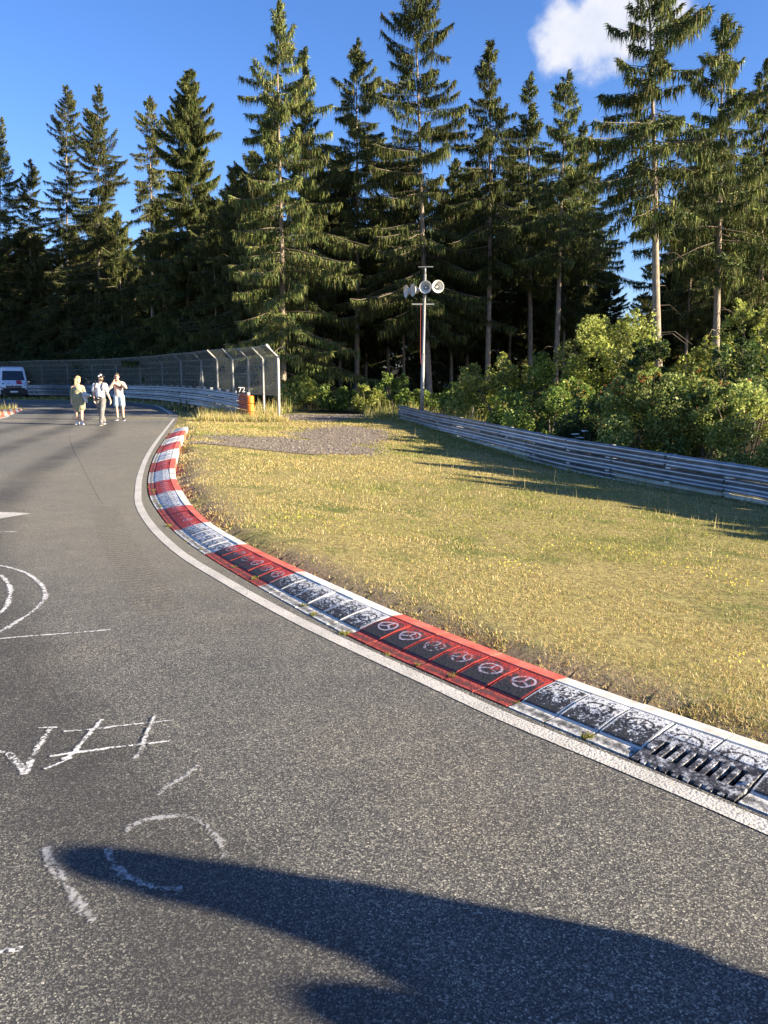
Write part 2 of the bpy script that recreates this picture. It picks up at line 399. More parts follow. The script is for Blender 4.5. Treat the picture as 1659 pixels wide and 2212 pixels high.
M_kr, M_kw = paint_mat('worn_red_kerb_paint', True), paint_mat('worn_white_kerb_paint', False)
M_cr = noisy(mat('red_cap_paint', rough=.75), (.52, .085, .055), (.66, .17, .12), 9, bd=.004)
M_cw = noisy(mat('white_cap_paint', rough=.75), (.42, .39, .34), (.66, .63, .57), 9, bd=.004, lo=.3, hi=.55)
def gutter_mat(name, c1, c2):
    m = mat(name, rough=.75); nt = m.node_tree; f = noise(nt, 26, 6, .75)
    uvs = N(nt, 'ShaderNodeSeparateXYZ'); L(nt, N(nt, 'ShaderNodeUVMap').outputs[0], uvs.inputs[0]); bd = sstep(nt, m2(nt, 'ABSOLUTE', m2(nt, 'ADD', uvs.outputs[1], .19)), .0, .17)
    f = m2(nt, 'ADD', f, m2(nt, 'MULTIPLY', m2(nt, 'SUBTRACT', bd, .30), .16))  # dark shading band painted along the gutter, over the worn mottling
    L(nt, ramp(nt, f, [(.36, (.06, .056, .052)), (.50, c1), (.64, c2)]), P(m).inputs['Base Color']); bump(m, f, .012); return m
M_gr, M_gw = gutter_mat('worn_red_gutter', (.16, .028, .026), (.36, .06, .045)), gutter_mat('worn_white_gutter', (.20, .20, .20), (.56, .555, .53))
M_iron = mat('cast_iron_painted_white', rough=.6, metal=.2)
_f = noise(M_iron.node_tree, 24, 6, .8); L(M_iron.node_tree, ramp(M_iron.node_tree, _f, [(.44, (.03, .03, .033)), (.52, (.12, .12, .13)), (.60, (.62, .62, .61))]), P(M_iron).inputs['Base Color']); bump(M_iron, _f, .004)
M_drain = mat('dark_drain_floor', (.008, .007, .006), 1)  # drain floor painted near black to stand for the shade down the slots

def chalk_mat(name, col, thr=.5, soft=.06, scale=70):
    m = bpy.data.materials.new(name); m.use_nodes = True; nt = m.node_tree; p = P(m)
    p.inputs['Base Color'].default_value = (*col, 1); p.inputs['Roughness'].default_value = .9
    uv = N(nt, 'ShaderNodeUVMap').outputs[0]; s = N(nt, 'ShaderNodeSeparateXYZ'); L(nt, uv, s.inputs[0])
    oc = N(nt, 'ShaderNodeTexCoord').outputs['Object']
    vo = N(nt, 'ShaderNodeTexVoronoi'); vo.inputs['Scale'].default_value = 85; L(nt, oc, vo.inputs['Vector'])
    sep = N(nt, 'ShaderNodeSeparateColor'); L(nt, vo.outputs['Color'], sep.inputs[0])
    n = m2(nt, 'ADD', m2(nt, 'MULTIPLY', noise(nt, scale, 4, .7, vec=oc), .6), m2(nt, 'MULTIPLY', noise(nt, 6, 3, .6, vec=oc), .4))
    n = m2(nt, 'ADD', n, m2(nt, 'MULTIPLY', m2(nt, 'SUBTRACT', sep.outputs[1], .5), .22))
    e = m2(nt, 'MULTIPLY', m2(nt, 'ABSOLUTE', m2(nt, 'SUBTRACT', s.outputs[1], .5)), 2)
    e = m2(nt, 'MULTIPLY', m2(nt, 'MULTIPLY', e, e), .36)
    al = m2(nt, 'MULTIPLY', sstep(nt, m2(nt, 'SUBTRACT', n, e), thr-soft, thr+soft), 1.0 if col[2] > .5 else .7)
    tr = N(nt, 'ShaderNodeBsdfTransparent'); mx = N(nt, 'ShaderNodeMixShader'); L(nt, al, mx.inputs[0])
    L(nt, tr.outputs[0], mx.inputs[1]); L(nt, p.outputs[0], mx.inputs[2]); L(nt, mx.outputs[0], nt.nodes['Material Output'].inputs['Surface'])
    return m
M_chalk = chalk_mat('white_chalk', (.56, .56, .56), .44, .12)
M_chalk2 = chalk_mat('faint_chalk', (.42, .42, .42), .50, .14)
M_chalky = chalk_mat('yellow_chalk', (.75, .62, .15), .36)
M_dust = chalk_mat('pale_tyre_dust', (.17, .145, .11), .42, .12, 20)
M_line = mat('edge_line_paint', rough=.7); _nt = M_line.node_tree
_oc = N(_nt, 'ShaderNodeTexCoord').outputs['Object']; _a = noise(_nt, 60, 5, .75, vec=_oc); _b = noise(_nt, 3, 4, .6, vec=_oc)
_v = N(_nt, 'ShaderNodeTexVoronoi'); _v.inputs['Scale'].default_value = 85; L(_nt, _oc, _v.inputs['Vector'])
_c = mixc(_nt, m2(_nt, 'MULTIPLY', sstep(_nt, m2(_nt, 'ADD', m2(_nt, 'MULTIPLY', _v.outputs['Distance'], .5), m2(_nt, 'MULTIPLY', _a, .6)), .60, .78), .75), ramp(_nt, _b, [(.3, (.38, .365, .33)), (.7, (.55, .525, .48))]), (.09, .085, .08))
L(_nt, _c, P(M_line).inputs['Base Color']); bump(M_line, m2(_nt, 'SUBTRACT', _a, _v.outputs['Distance']), .0025)

# ------------------------------------------------------------------ terrain
LR = [ground(*q) for q in ((385, 894), (350, 877), (310, 871.5), (270, 868))]   # far outer edge of the bend
gx = np.concatenate([np.arange(-160, -40, 8), np.arange(-40, -9, 1.0), np.arange(-9, 14, .16), np.arange(14, 45, 1.0), np.arange(45, 165, 8)])
gy = np.concatenate([np.arange(-60, -8, 4), np.arange(-8, 1, .6), np.arange(1, 22, .16), np.arange(22, 36, .3), np.arange(36, 80, 1.5), np.arange(80, 150, 6), [160, 220, 320]])
X, Y = np.meshgrid(gx, gy); Z = gz(X, Y)
kx_in = np.array(kin_dense)
dk = np.min(np.hypot(X[..., None]-kx_in[None, None, ::6, 0], Y[..., None]-kx_in[None, None, ::6, 1]), axis=2)
D_ = X-xk(Y)
Z = np.where((D_ < 0), -.02, Z); Z = np.where((D_ < .12) & (D_ > -.75) & (Y < 26.5), np.minimum(Z, -.06), Z)
ny, nx = X.shape
idx = np.arange(nx*ny).reshape(ny, nx)
Fq = np.stack([idx[:-1, :-1], idx[:-1, 1:], idx[1:, 1:], idx[1:, :-1]], -1).reshape(-1, 4)
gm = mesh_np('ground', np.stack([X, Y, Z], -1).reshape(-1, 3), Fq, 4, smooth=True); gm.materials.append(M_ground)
def fattr(me, name, arr):
    a = me.attributes.new(name, 'FLOAT', 'POINT'); a.data.foreach_set('value', np.asarray(arr, dtype=np.float32).ravel())
soil_w = .28+.5*fbm(X*.9, Y*.9, 3)
soil = np.clip(1.25-(D_-.0)/np.maximum(soil_w, .05), 0, 1)*(Y < 27)*(D_ > -.5)*(.25+.75*sst(.42, .56, fbm(X*.55+9, Y*.55+3, 3)))
fattr(gm, 'soil', soil)
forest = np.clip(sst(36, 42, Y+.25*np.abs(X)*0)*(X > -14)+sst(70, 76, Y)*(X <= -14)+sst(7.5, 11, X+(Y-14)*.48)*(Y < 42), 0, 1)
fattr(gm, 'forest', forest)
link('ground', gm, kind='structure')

# road sheet
road_r = [kin(t) for t in np.linspace(-3, 14, 120)]
road_r = [Vector((9, -8))]+road_r+[Vector(ground(377, 905))+Vector((.15, 0))]+[Vector(q) for q in LR]+[Vector((-27, 61)), Vector((-35, 66)), Vector((-50, 70)), Vector((-120, 78))]
road_l = [Vector((-120, 62)), Vector((-50, 56)), Vector((-30, 52)), Vector((-23, 48)), Vector((-19.6, 42.6)), Vector((-18.4, 39)), Vector((-15.8, 32)), Vector((-14.5, 22)), Vector((-14, 12)), Vector((-13, 2)), Vector((-12, -8))]
# grid the road so it can carry a dust attribute
ra = road_r; 
def pip(x, y, poly):
    ins = np.zeros(x.shape, bool); n = len(poly)
    for i in range(n):
        x1, y1 = poly[i][0], poly[i][1]; x2, y2 = poly[(i+1) % n][0], poly[(i+1) % n][1]
        if y1 == y2: continue
        c = ((y1 > y) != (y2 > y)) & (x < (x2-x1)*(y-y1)/(y2-y1)+x1)
        ins ^= c
    return ins
road_poly = ra+road_l
bm = bmesh.new(); vs = [bm.verts.new((p[0], p[1], .004)) for p in road_poly]; f_ = bm.faces.new(vs)
bmesh.ops.triangulate(bm, faces=[f_])
for k in range(-8, 60, 2):       # slice so that the dust attribute has something to ride on
    bmesh.ops.bisect_plane(bm, geom=bm.verts[:]+bm.edges[:]+bm.faces[:], plane_co=(0, k, 0), plane_no=(0, 1, 0))
for k in np.arange(-24, 9, 1.0):
    bmesh.ops.bisect_plane(bm, geom=bm.verts[:]+bm.edges[:]+bm.faces[:], plane_co=(k, 0, 0), plane_no=(1, 0, 0))
rm = bpy.data.meshes.new('road'); bm.to_mesh(rm); bm.free()
for p in rm.polygons:
    if p.normal.z < 0: p.flip()
co = np.array([v.co[:] for v in rm.vertices])
dd = np.min(np.hypot(co[:, 0, None]-kx_in[None, :, 0], co[:, 1, None]-kx_in[None, :, 1]), axis=1)
fattr(rm, 'dust', np.clip(1-dd/3.2, 0, 1)*sst(4, 8, co[:, 1])*.85+.25*sst(22, 30, co[:, 1])*np.clip(1-dd/8, 0, 1))
rm.materials.append(M_asph); link('road', rm, kind='structure')

# ------------------------------------------------------------------ ribbons (paint, chalk)
def ribbon_np(pts, width, z=.008, step=.06, jit=0.0, taper=True):
    p = resample([Vector((q[0], q[1])) for q in pts], step); V = []; Fc = []; UV = []
    n = len(p)
    for i, a in enumerate(p):
        t = (p[min(i+1, n-1)]-p[max(i-1, 0)]).normalized(); nn = Vector((-t.y, t.x))
        wd = width/2*(1+jit*(rnd.random()-.5)); zz = z
        V += [(a.x+nn.x*wd, a.y+nn.y*wd, zz), (a.x-nn.x*wd, a.y-nn.y*wd, zz)]; UV += [(i/n, 0), (i/n, 1)]
    for i in range(n-1): Fc.append((2*i, 2*i+1, 2*i+3, 2*i+2))
    return V, Fc, UV
def ribbons(name, strokes, m, z=.008, parent=None, jit=.35, **k):
    V = []; Fc = []; UV = []
    for j, (pts, wd) in enumerate(strokes):
        a, b, c = ribbon_np(pts, wd, z+.0004*j, jit=jit); o = len(V); V += a; UV += c; Fc += [tuple(o+i for i in f) for f in b]
    me = bpy.data.meshes.new(name); me.from_pydata(V, [], Fc); uvl = me.uv_layers.new(name='UVMap')
    for l in me.loops: uvl.data[l.index].uv = UV[l.vertex_index]
    for p in me.polygons:
        if p.normal.z < 0: p.flip()
    me.materials.append(m); return link(name, me, parent, **k)

LINE = [(1659, 1786), (1377, 1666), (1095, 1549), (939, 1477), (720, 1376), (600, 1316), (482, 1250), (392, 1194), (333, 1139), (304, 1093), (301, 1059), (306, 1023), (321, 984), (344, 948), (377, 905)]
lp = [Vector((3.1, .32)), Vector((2.32, 1.42))]+[Vector(ground(*q)) for q in LINE]
ribbons('edge_line', [([q+Vector((-.012, -.012)) for q in lp], .092)], M_line, .0075, jit=.05, label='worn white edge line painted between the asphalt and the red and white kerb', cat='road marking')
far_edge = [Vector(q)+Vector((-.25, -.25)) for q in LR]+[Vector((-27, 60.6)), Vector((-35, 65.6)), Vector((-50, 69.6))]
ribbons('edge_line', [(far_edge, .16)], M_line, .0075, jit=.05, label='thin white line along the far outer edge of the track under the steel barrier', cat='road marking')
ribbons('edge_line', [([(-13.9, 2), (-14.8, 12), (-15.4, 22), (-15.9, 32), (-18.9, 38.6), (-20.1, 42.6), (-23.4, 47.6), (-30, 51.6)], .16)], M_line, .0075, jit=.05, label='white line bordering the far left inner kerb of the track', cat='road marking')
ribbons('road_crack', [([ground(*q) for q in ((150, 930), (151, 948), (160, 975), (176, 1005), (196, 1045), (212, 1075), (222, 1090))], .014)], chalk_mat('crack_tar', (.03, .03, .03), .44), .0085, kind='stuff')

z4 = lambda L_: [ground(x/2.37/1.736, (1850+y/2.37)/1.736) for x, y in L_]
z5 = lambda L_: [ground(x/1.843/1.736, (2550+y/1.843)/1.736) for x, y in L_]
ribbons('chalk_circles', [(z4([(-330, 700), (-150, 650), (0, 650), (130, 680), (240, 720), (320, 775), (380, 835), (402, 890), (400, 940), (365, 990), (300, 1050), (200, 1120), (100, 1180), (0, 1240), (-200, 1290)]), .055),
                          (z4([(-120, 715), (0, 740), (50, 780), (90, 850), (88, 920), (60, 1010), (0, 1070), (-100, 1110)]), .06)], M_chalk, .0085,
        label='two white chalk rings, one inside the other, cut off by the left edge', cat='chalk drawing')
ribbons('chalk_line', [(z4([(-200, 1330), (0, 1303), (250, 1280), (600, 1255), (980, 1222)]), .035)], M_chalk, .0088,
        label='long thin straight chalk line on the asphalt just below the chalk rings', cat='chalk drawing')
# white arrow tip and short bar painted on the far asphalt
me = MB(); tri = [ground(*q) for q in ((-40, 1110), (0, 1107.5), (45, 1109), (68, 1111), (40, 1115), (0, 1122), (-40, 1130))]
me.add([(x, y, .0095) for x, y in tri], [tuple(range(6, -1, -1))])
_o = me.obj('painted_wedge', M_line, label='pale painted wedge tapering to a point at the left edge of the asphalt', cat='road marking')
ribbons('painted_bar', [([ground(-20, 1151), ground(37, 1150)], .05)], M_chalk, .0095, label='short thin white stripe just below the painted wedge', cat='road marking')
ribbons('chalk_lettering', [
    (z5([(-120, 540), (0, 505), (40, 505), (100, 560), (180, 650)]), .056), (z5([(175, 665), (240, 520), (300, 420), (345, 345)]), .048), (z5([(265, 342), (400, 338)]), .023),
    (z5([(710, 283), (640, 360), (560, 450), (500, 530), (430, 565)]), .038), (z5([(440, 368), (580, 358), (720, 345), (860, 325), (1000, 312), (1200, 290)]), .025),
    (z5([(345, 545), (480, 520), (620, 505), (780, 480), (960, 460), (1170, 436)]), .027), (z5([(310, 632), (400, 592), (500, 552)]), .027),
    (z5([(1070, 262), (1040, 330), (1000, 420), (985, 480), (935, 560)]), .034)], M_chalk, .0085,
    label='large white chalk letters sprayed on the coarse asphalt, cut off at left', cat='chalk drawing')
ribbons('chalk_ring', [(z5([(850, 1085), (900, 1020), (1050, 970), (1200, 958), (1320, 965), (1410, 1000), (1490, 1080), (1530, 1150), (1560, 1260)]), .045),
                       (z5([(740, 1180), (770, 1270), (860, 1360), (1000, 1430), (1130, 1465), (1260, 1450)]), .05)], M_chalk2, .0085,
        label='faded chalk ring partly under the long foreground shadow', cat='chalk drawing')
ribbons('chalk_stroke', [(z5([(310, 1170), (330, 1250), (400, 1350), (480, 1460), (560, 1580), (650, 1690)]), .06)], M_chalk2, .0088,
        label='broad faded chalk stroke sloping down from the tip of the foreground shadow', cat='chalk drawing')
ribbons('chalk_stroke', [(z5([(-60, 1905), (60, 1890), (160, 1868)]), .035)], M_chalk, .0088, label='short chalk dash at the left edge near the bottom corner', cat='chalk drawing')
ribbons('chalk_stroke', [(z5([(1370, 600), (1270, 680), (1170, 740), (1080, 810)]), .04)], M_chalk2, .0088, label='very faint chalk smear right of the chalk letters', cat='chalk drawing')
ribbons('yellow_chalk_drawing', [([ground(*q) for q in ((200, 905), (260, 903.5), (310, 904), (360, 903.5), (300, 901), (250, 902), (200, 905))], .16), ([ground(*q) for q in ((250, 906), (320, 905))], .14)], M_chalky, .0088,
        label='yellow chalk scrawl on the asphalt behind the feet of the three walkers', cat='chalk drawing')
M_rub = chalk_mat('rubbered_asphalt', (.05, .05, .052), .45, .2); _n = M_rub.node_tree
_mx = [q for q in _n.nodes if q.type == 'MIX_SHADER'][0]; _lk = _mx.inputs[0].links[0].from_socket
_uv = N(_n, 'ShaderNodeUVMap').outputs[0]; _s = N(_n, 'ShaderNodeSeparateXYZ'); L(_n, _uv, _s.inputs[0]); _e = m2(_n, 'SUBTRACT', 1, m2(_n, 'MULTIPLY', m2(_n, 'ABSOLUTE', m2(_n, 'SUBTRACT', _s.outputs[1], .5)), 2))
L(_n, m2(_n, 'MULTIPLY', m2(_n, 'MULTIPLY', sstep(_n, _e, 0, .9), noise(_n, .8, 4, .6)), .62), _mx.inputs[0])
def offs(d):
    res = []
    for k in range(-3, 14):
        a, b = kin(k), kin(k+.5); n_ = (b-a).normalized(); res.append(a+Vector((-n_.y, n_.x))*(d if Vector((-n_.y, n_.x)).x < 0 else -d))
    return res+[Vector((-9.6-d*.6, 31-d*.4)), Vector((-13-d*.5, 40-d*.6)), Vector((-18, 50-d*1.2))]
ribbons('rubber_bands', [(offs(1.9), 1.0), (offs(3.5), 1.1), (offs(5.4), 1.6)], M_rub, .0062, jit=0, kind='structure')
# tread-block track pressed into dust
tc_ = [Vector(q) for q in z4([(930, 120), (960, 220), (1010, 350), (1080, 500), (1200, 700), (1330, 900), (1440, 1060)])]
tp = Path([(q.x, q.y, 0) for q in tc_]); st = []
d = 0
while d < tp.len:
    a = tp.at(d); t = tp.tan(d); nn = Vector((-t.y, t.x, 0)); wd = .16
    st.append(([(a-nn*wd).to_2d(), (a+nn*wd*.1+t*.03).to_2d(), (a+nn*wd).to_2d()], .03)); d += .085
V = []; Fc = []; UV = []
for pts, wd in st:
    a, b, c = ribbon_np(pts, wd, .0083, .1); o = len(V); V += a; UV += c; Fc += [tuple(o+i for i in f) for f in b]
me = bpy.data.meshes.new('tyre_track'); me.from_pydata(V, [], Fc); uvl = me.uv_layers.new(name='UVMap')
for l in me.loops: uvl.data[l.index].uv = UV[l.vertex_index]
me.materials.append(M_dust); link('tyre_track', me, kind='stuff')

# ------------------------------------------------------------------ kerb
kerb = empty('kerb', (*kin(0), 0), label='long curved red and white racing kerb between the asphalt and the dry grass', cat='kerb')
KL = kerb.location.copy()
def kpt(t, w, z):
    a, b = kin(t), kou(t); p = a.lerp(b, w); return Vector((p.x, p.y, z))-KL
# profile stops across the kerb: (fraction, height)
PG = [(.045, -.01), (.05, .0035), (.10, .005), (.225, .012), (.24, .010)]           # gutter strip in front
PS = [(.245, -.02), (.247, .010), (.29, .024), (.55, .062), (.775, KZ-.004), (.78, KZ-.03)]
PC = [(.79, -.03), (.792, KZ-.006), (.80, KZ), (.985, KZ), (1.0, KZ-.01), (1.01, -.05)]
def strip(prof, t0, t1, n=2, gap=.02, jz=0.0, uvv=None):
    V = []; Fc = []; UV = []; g = (t1-t0)*gap
    for i in range(n+1):
        t = t0+g+(t1-t0-2*g)*i/n
        for w_, z in prof:
            V.append(kpt(t, w_, z+jz)); UV.append((i/n, (w_-.25)/.53))
    m_ = len(prof)
    for i in range(n):
        for k in range(m_-1): Fc.append((i*m_+k, (i+1)*m_+k, (i+1)*m_+k+1, i*m_+k+1))
    # end faces closed down
    for i in (0, n):
        b = len(V); base = [i*m_+k for k in range(m_)]
        V.append(V[base[-1]].copy()); V[-1].z = -.05; UV.append((0, 0)); V.append(V[base[0]].copy()); V[-1].z = -.05; UV.append((0, 0))
        f = base+[b, b+1]; Fc.append(tuple(f if i == 0 else reversed(f)))
    return V, Fc, UV
def strip_obj(name, prof, t0, t1, m, wear=.5, **k):
    V, Fc, UV = strip(prof, t0, t1, **k); me = bpy.data.meshes.new(name); me.from_pydata([v[:] for v in V], [], Fc)
    uvl = me.uv_layers.new(name='UVMap')
    for l in me.loops: uvl.data[l.index].uv = UV[l.vertex_index]
    me.materials.append(m); o = link(name, me, kerb); o['wear'] = wear; return o
wear_w = {-1: .70, 1: .66, 3: .46, 5: .35}
for s in range(-3, 14):
    red = (s % 2 == 0); nb = 6
    wr = (.80 if s == 0 else .62 if s == 2 else .28 if s == 4 else .2) if red else wear_w.get(s, .25 if s > 0 else .7)
    for b in range(nb):
        t0 = s+b/nb; t1 = s+(b+1)/nb; jz = rnd.uniform(-.003, .003)
        grate_here = (s == -1 and b in (1, 2))
        if not grate_here:
            strip_obj('slope_block', PS, t0, t1, M_kr if red else M_kw, wr+rnd.uniform(-.06, .06), jz=jz, gap=.028)
            strip_obj('gutter_block', PG, t0, t1, M_gr if red else M_gw, .5, jz=jz*.5, gap=.03)
        else:
            strip_obj('slope_block', [(.555, -.03), (.56, .06), (.60, .066), (.775, KZ-.004), (.78, KZ-.03)], t0, t1, M_kw, .55, gap=.028)
    for b in range(3 if s < 6 else 2):
        q = 3 if s < 6 else 2
        strip_obj('cap_block', PC, s+b/q, s+(b+1)/q, M_cr if red else M_cw, jz=rnd.uniform(-.002, .002), gap=.008, n=3)
# iron grate over two blocks
gt0, gt1 = -1+1/6+.004, -1+3/6-.004
def gp(a, w_, z): return kpt(gt0+(gt1-gt0)*a, w_, z)
def gzz(w_): return .004+.056*(w_-.02)/.53
gb = MB()
def slab(a0, a1, w0, w1, th=.028):
    vs = []
    for dz in (-th, 0):
        for a, w_ in ((a0, w0), (a1, w0), (a1, w1), (a0, w1)): vs.append(gp(a, w_, gzz(w_)+dz))
    gb.add(vs, [(0, 1, 2, 3), (7, 6, 5, 4), (0, 4, 5, 1), (1, 5, 6, 2), (2, 6, 7, 3), (3, 7, 4, 0)])
slab(0, .07, .04, .54); slab(.93, 1, .04, .54); slab(.0702, .9298, .46, .54); slab(.0702, .9298, .082, .20)
ns = 8
for i in range(ns+1):
    c = .07+.86*i/ns
    a0, a1 = max(.0704, c-.025), min(.9296, c+.025)
    slab(a0, a1, .2002, .4598, .026)
for i in range(ns):
    c = .07+.86*(i+.5)/ns; slab(c-.026, c+.026, .035, .0818, .03)
gb.obj('iron_grate', M_iron, kerb, label='cast iron drain grate with eight slots let into the white kerb')
for a_ in (.035, .965):
    b_ = MB(); c = gp(a_, .3, gzz(.3)+.002); n_ = 12
    b_.add([c+Vector((math.cos(6.283*i/n_)*.012, math.sin(6.283*i/n_)*.012, .002)) for i in range(n_)]+[c+Vector((math.cos(6.283*i/n_)*.014, math.sin(6.283*i/n_)*.014, -.004)) for i in range(n_)], [tuple(range(n_))]+[(i, i+n_, (i+1) % n_+n_, (i+1) % n_) for i in range(n_)])
    b_.obj('grate_bolt', M_galv, kerb)
b_ = MB(); b_.add([gp(a, w_, z) for a, w_, z in ((0, .02, -.035), (1, .02, -.035), (1, .55, -.035), (0, .55, -.035))], [(0, 1, 2, 3)])
b_.obj('drain_pit', M_drain, kerb)
# far left kerb corner
lk = [Vector(ground(*q)) for q in ((48, 887), (30, 893), (0, 902), (-60, 925))]; lkb = [Vector(ground(*q)) for q in ((46, 885), (20, 880), (-5, 877), (-60, 873))]
lkerb = empty('kerb', (*lk[0], 0), label='low red and white inner kerb corner at the far left edge behind the walkers', cat='kerb')
for i in range(12):
    t0, t1 = i*3/12, (i+1)*3/12
    a0, a1 = catmull(lk, t0), catmull(lk, t1); b0, b1 = catmull(lkb, t0), catmull(lkb, t1)
    c0, c1 = a0.lerp(b0, .4), a1.lerp(b1, .4)
    mb = MB(); o0 = Vector((lk[0].x, lk[0].y, 0))
    mb.add([Vector((p.x, p.y, z))-o0 for p, z in ((a0, .004), (a1, .004), (c1, .09), (c0, .09), (a0, -.05), (a1, -.05), (c1, -.05), (c0, -.05))], [(3, 2, 1, 0), (0, 1, 5, 4), (1, 2, 6, 5), (3, 0, 4, 7)])
    mb.obj('kerb_block', M_cr if i % 2 else M_cw, lkerb)

# joint weeds
def tuft_mesh(name, n, h, spread, c1, c2, seed, wd=.004):
    r = np.random.default_rng(seed); a = r.random(n)*6.283; rr = spread*np.sqrt(r.random(n)); b = np.stack([np.cos(a)*rr, np.sin(a)*rr, np.zeros(n)], 1)
    th = r.random(n)*6.283; ln = h*(.5+.7*r.random(n)); lean = .15+.7*r.random(n); az = r.random(n)*6.283
    tip = b+np.stack([np.cos(az)*ln*lean, np.sin(az)*ln*lean, ln*np.sqrt(np.maximum(.05, 1-lean**2))], 1)
    pw = np.stack([np.cos(th), np.sin(th), 0*th], 1)*wd
    V = np.stack([b-pw, b+pw, tip], 1).reshape(-1, 3); Fc = np.arange(3*n).reshape(-1, 3)
    c = np.array(c1)+(np.array(c2)-np.array(c1))*r.random((n, 1)); c = np.repeat(c, 3, 0)
    me = mesh_np(name, V, Fc, 3, c); me.materials.append(M_grass); return me
wm = [tuft_mesh('weed_tuft', 60, .035, .03, (.08, .11, .02), (.34, .30, .08), 60+i) for i in range(3)]
wi = 0
for s in np.arange(-1.0, 7, 1/6):
    if rnd.random() < .45:
        p = kin(s+.0).lerp(kou(s), rnd.choice([.02, .1, .2])); o = link('weed_tuft', wm[wi % 3], None, kind='stuff'); o.location = (p.x, p.y, .0); o.rotation_euler.z = rnd.random()*6; k = rnd.uniform(.5, 1.2); o.scale = (k, k, k); wi += 1

# ------------------------------------------------------------------ right hand barrier path
def w_at(u, v, D):     # a point seen at column u, row v, D metres along the view axis
    dv = (v-1106)/F
    return Vector(((u-829.5)/F*D, D*(CP-dv*SP), CH-D*(SP+CP*dv)))
RT = [w_at(863, 875, 32), w_at(941, 892, 28.5), w_at(1031, 909, 25.3), w_at(1150, 932, 22.0), w_at(1230, 947, 20.2), w_at(1320, 960.5, 18.8), w_at(1440, 979, 17.3), w_at(1560, 997, 16.3), w_at(1659, 1012, 15.6)]
dlt = RT[-1]-RT[-2]; RT += [RT[-1]+dlt*1.2+Vector((0, -.3, -.02)), RT[-1]+dlt*3+Vector((.0, -1.6, -.05)), RT[-1]+dlt*5+Vector((-.2, -4.2, -.1))]
rail = Path(RT)

# ------------------------------------------------------------------ grass
gravel_c = [((1.0*ground(640, 945)[0]), ground(640, 945)[1], 2.6, 2.5), (ground(735, 925)[0], ground(735, 925)[1], 1.9, 3.6), (ground(560, 958)[0], ground(560, 958)[1], 1.9, 1.2), (ground(690, 898)[0], ground(690, 898)[1]+1, 2.4, 5.5)]
def gravel_mask(x, y):
    q = np.full(np.shape(x), -9.0)
    for cx, cy, rx, ry in gravel_c: q = np.maximum(q, 1-np.hypot((x-cx)/rx, (y-cy)/ry))
    return q+.55*(fbm(x*.9+4, y*.9+8, 4)-.5)
def rail_x(y):
    a = np.array([[p.x, p.y] for p in rail.p]); a = a[np.argsort(a[:, 1])]
    return np.interp(y, a[:, 1], a[:, 0])
def blades(n, x, y, z, h, wd, tint, lean=.55, seed=1):
    r = np.random.default_rng(seed); b = np.stack([x, y, z-.01], 1)
    th = r.random(n)*3.1416; az = r.random(n)*6.283; ln = h*(.45+.8*r.random(n)); le = lean*r.random(n)**(.45 if lean > .9 else .8)
    tip = b+np.stack([np.cos(az)*ln*le, np.sin(az)*ln*le, ln*np.sqrt(np.maximum(.04, 1-le**2))], 1)
    pw = np.stack([np.cos(th), np.sin(th), 0*th], 1)*wd[:, None]/2
    V = np.stack([b-pw, b+pw, tip], 1).reshape(-1, 3)
    return V, np.repeat(tint, 3, 0)
def green_amt(x, y):
    g = fbm(x*.45+20, y*.45+7, 4); g2 = fbm(x*2.2+5, y*2.2, 3)
    d = x-xk(y)
    g = g+.18*(g2-.5)+.09*sst(5, 10, d)-.03
    return sst(.44, .58, g)
def straw_tint(r, n, g):
    s = np.array([.49, .385, .155])*(.6+.7*r.random((n, 1))); s2 = np.array([.62, .53, .32]); k = (r.random((n, 1)) < .25); s = np.where(k, s2*(.8+.4*r.random((n, 1))), s)
    rust = np.array([.36, .21, .09]); k = r.random((n, 1)) < .12; s = np.where(k, rust, s)
    gr = np.array([.23, .25, .065])*(.6+.9*r.random((n, 1)))
    return np.where(r.random((n, 1)) < (.24+.60*g[:, None]), gr, s)
def field(n, seed):
    r = np.random.default_rng(seed)
    # density falls with distance from the near end of the field
    y = 2.2+34*(r.random(n)**1.75); y = np.where(r.random(n) < .0, y, y)
    xa = xk(y)+.03; xb = np.minimum(rail_x(y)+1.2, .60*y+2.0); xb = np.where(y > 30, 9.0, xb)
    x = xa+(xb-xa)*r.random(n)
    return x, y, r
n = 640000
x, y, r = field(n, 3)
gm_ = gravel_mask(x, y); d = x-xk(y)
keep = (gm_ < .02+.36*r.random(n)**2) & (r.random(n) < np.clip((d-.02)/(.28+.75*(fbm(x*.9, y*.9, 3) > .5)), .06, 1)) & ~((y > 25) & (x < -6.9+(y-25)*-.35) & (y < 60)) & (fbm(x*3.5+40, y*3.5, 2) > .31)
x, y, d = x[keep], y[keep], d[keep]; n = len(x); g = green_amt(x, y)
h = (.013+.034*fbm(x*1.6+11, y*1.6, 3))*(1+.35*(y > 8))*np.where(y > 24, 1.5, 1); wd = .003+.00085*y
V, c = blades(n, x, y, gz(x, y), h, wd, straw_tint(r, n, g), .97, 5)
me = mesh_np('field_grass', V, np.arange(3*n).reshape(-1, 3), 3, c); me.materials.append(M_grass); link('field_grass', me, kind='stuff')
